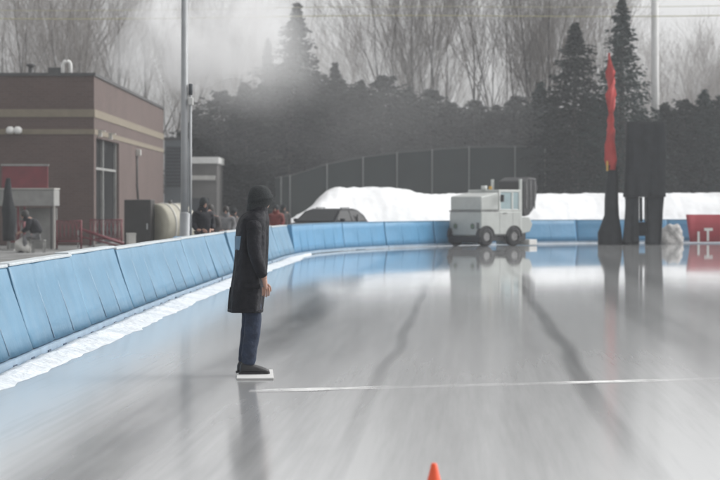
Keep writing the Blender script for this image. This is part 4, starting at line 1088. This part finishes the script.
# ------------------------------------------------------------------ steam and haze
def vol_mat(name,density,noisy=False,scale=.12,thr=.42,aniso=.0,col=(1,1,1),fx=None,fz=None):
    m=bpy.data.materials.new(name); m.use_nodes=True; nt=m.node_tree; nt.nodes.clear()
    out=N(nt,'ShaderNodeOutputMaterial'); pv=N(nt,'ShaderNodeVolumePrincipled'); nt.links.new(pv.outputs[0],out.inputs['Volume'])
    pv.inputs['Color'].default_value=(*col,1); pv.inputs['Density'].default_value=density; pv.inputs['Anisotropy'].default_value=aniso
    if noisy:
        tc=N(nt,'ShaderNodeTexCoord'); nz=N(nt,'ShaderNodeTexNoise'); nz.inputs['Scale'].default_value=scale; nz.inputs['Detail'].default_value=4; nz.inputs['Roughness'].default_value=.55
        nt.links.new(tc.outputs['Object'],nz.inputs['Vector'])
        mr=N(nt,'ShaderNodeMapRange'); mr.inputs[1].default_value=thr; mr.inputs[2].default_value=thr+.30; mr.inputs[3].default_value=0; mr.inputs[4].default_value=density
        nt.links.new(nz.outputs['Fac'],mr.inputs[0]); d_=mr.outputs[0]
        # steam thins out with distance downwind and towards its underside (object space = metres)
        sp=N(nt,'ShaderNodeSeparateXYZ'); nt.links.new(tc.outputs['Object'],sp.inputs[0])
        for ax,rg in ((0,fx),(2,fz)):
            if rg:
                f=N(nt,'ShaderNodeMapRange',interpolation_type='SMOOTHSTEP'); nt.links.new(sp.outputs[ax],f.inputs[0])
                f.inputs[1].default_value=min(rg); f.inputs[2].default_value=max(rg); f.inputs[3].default_value=1 if rg[0]<rg[1] else 0; f.inputs[4].default_value=0 if rg[0]<rg[1] else 1
                d_=math_n(nt,'MULTIPLY',d_,f.outputs[0])
        nt.links.new(d_,pv.inputs['Density'])
    return m
hz=MB(); hz.box(-130,130,-12,215,-1.5,34)
o=hz.build('haze',vol_mat('haze_air',.0007,col=(.95,.97,1))); tag(o,'thin pale winter haze over the rink','haze',kind='stuff')
def plume(name,path,mat_,label):
    m=MB(); rings=[]
    for k,(px,py,Y,r) in enumerate(path):
        c=P(px,py,Y); ring=[]
        for i in range(20):
            a=2*math.pi*i/20
            rr=r*(1+.22*mnoise.noise((math.cos(a)*1.3+k*.6,math.sin(a)*1.3,k*.8)))
            ring.append(c+Vector((-.35*math.sin(a)*rr,math.cos(a)*rr*.9,math.sin(a)*rr)))
        rings.append(ring)
    m.loft(rings); o=m.build(name,mat_); ss=o.modifiers.new('s','SUBSURF'); ss.levels=2; ss.render_levels=2
    tag(o,label,'steam',kind='stuff'); return o
plume('steam',[(96,86,116.3,.25),(110,78,116.5,.9),(128,66,117,1.7),(148,54,117.5,2.5),(170,42,118,3.0),(192,32,118.5,3.2),(214,26,119,2.9),(245,26,119.5,3.4),(285,30,120.5,3.4),(335,40,121.5,2.8),(380,50,122,.8)],vol_mat('steam_cloud',.75,True,.24,.38,fx=(-11.5,-2.2),fz=(9.6,7.2)),'plume of white steam rising off the brick building roof and drifting right')
plume('steam',[(150,72,120,.6),(185,60,121,3.0),(225,52,122,4.4),(270,50,123,5.0),(315,62,124,4.2),(375,84,125,.7)],vol_mat('steam_veil',.10,True,.18,.34,col=(.9,.9,.9),fx=(-7,1.0),fz=(9.6,5.6)),'middle veil of grey steam between the bright plume and the hedge top')
plume('steam',[(165,108,121,.5),(195,104,122,3.0),(230,98,123,4.6),(280,92,124,5.2),(340,98,124.5,4.8),(410,104,125,4.2),(490,108,125.5,3.4),(560,110,126,.8)],vol_mat('steam_drift',.018,True,.13,.34),'thin grey drift of steam hanging in front of the hedge')

# ------------------------------------------------------------------ light, sky, camera
SUN_EL,SUN_AZ=R(40),R(72)     # azimuth from +Y towards +X
w=bpy.data.worlds.new('World'); scene.world=w; w.use_nodes=True; nt=w.node_tree; bg=nt.nodes['Background']
sky=N(nt,'ShaderNodeTexSky'); sky.sky_type='NISHITA'; sky.sun_disc=False; sky.sun_elevation=SUN_EL; sky.sun_rotation=SUN_AZ; sky.air_density=1.0; sky.dust_density=4.0; sky.ozone_density=1
hs=N(nt,'ShaderNodeHueSaturation'); hs.inputs['Saturation'].default_value=.04; nt.links.new(sky.outputs[0],hs.inputs['Color'])
nt.links.new(hs.outputs[0],bg.inputs['Color']); bg.inputs['Strength'].default_value=.145
sl=bpy.data.lights.new('sun','SUN'); sl.energy=.5; sl.angle=R(70); sl.color=(1,.97,.93)
so=bpy.data.objects.new('sun',sl); COL.objects.link(so)
d=Vector((math.sin(SUN_AZ)*math.cos(SUN_EL),math.cos(SUN_AZ)*math.cos(SUN_EL),math.sin(SUN_EL)))
so.rotation_euler=d.to_track_quat('Z','Y').to_euler()
cam=bpy.data.cameras.new('camera'); co=bpy.data.objects.new('camera',cam); COL.objects.link(co); scene.camera=co
co.location=(0,0,CAMZ); co.rotation_euler=(R(90),0,0)
cam.sensor_width=36; cam.lens=F/720*36; cam.shift_y=-(240-HY)/720; cam.clip_start=.1; cam.clip_end=3000
cam.dof.use_dof=True; cam.dof.focus_distance=23; cam.dof.aperture_fstop=3.2
scene.view_settings.view_transform='Standard'; scene.view_settings.look='None'; scene.view_settings.gamma=1; scene.view_settings.exposure=.6
scene.view_settings.use_curve_mapping=False
scene.render.engine='CYCLES'; scene.cycles.use_denoising=True; scene.cycles.volume_bounces=2; scene.cycles.max_bounces=8
scene.cycles.transparent_max_bounces=16
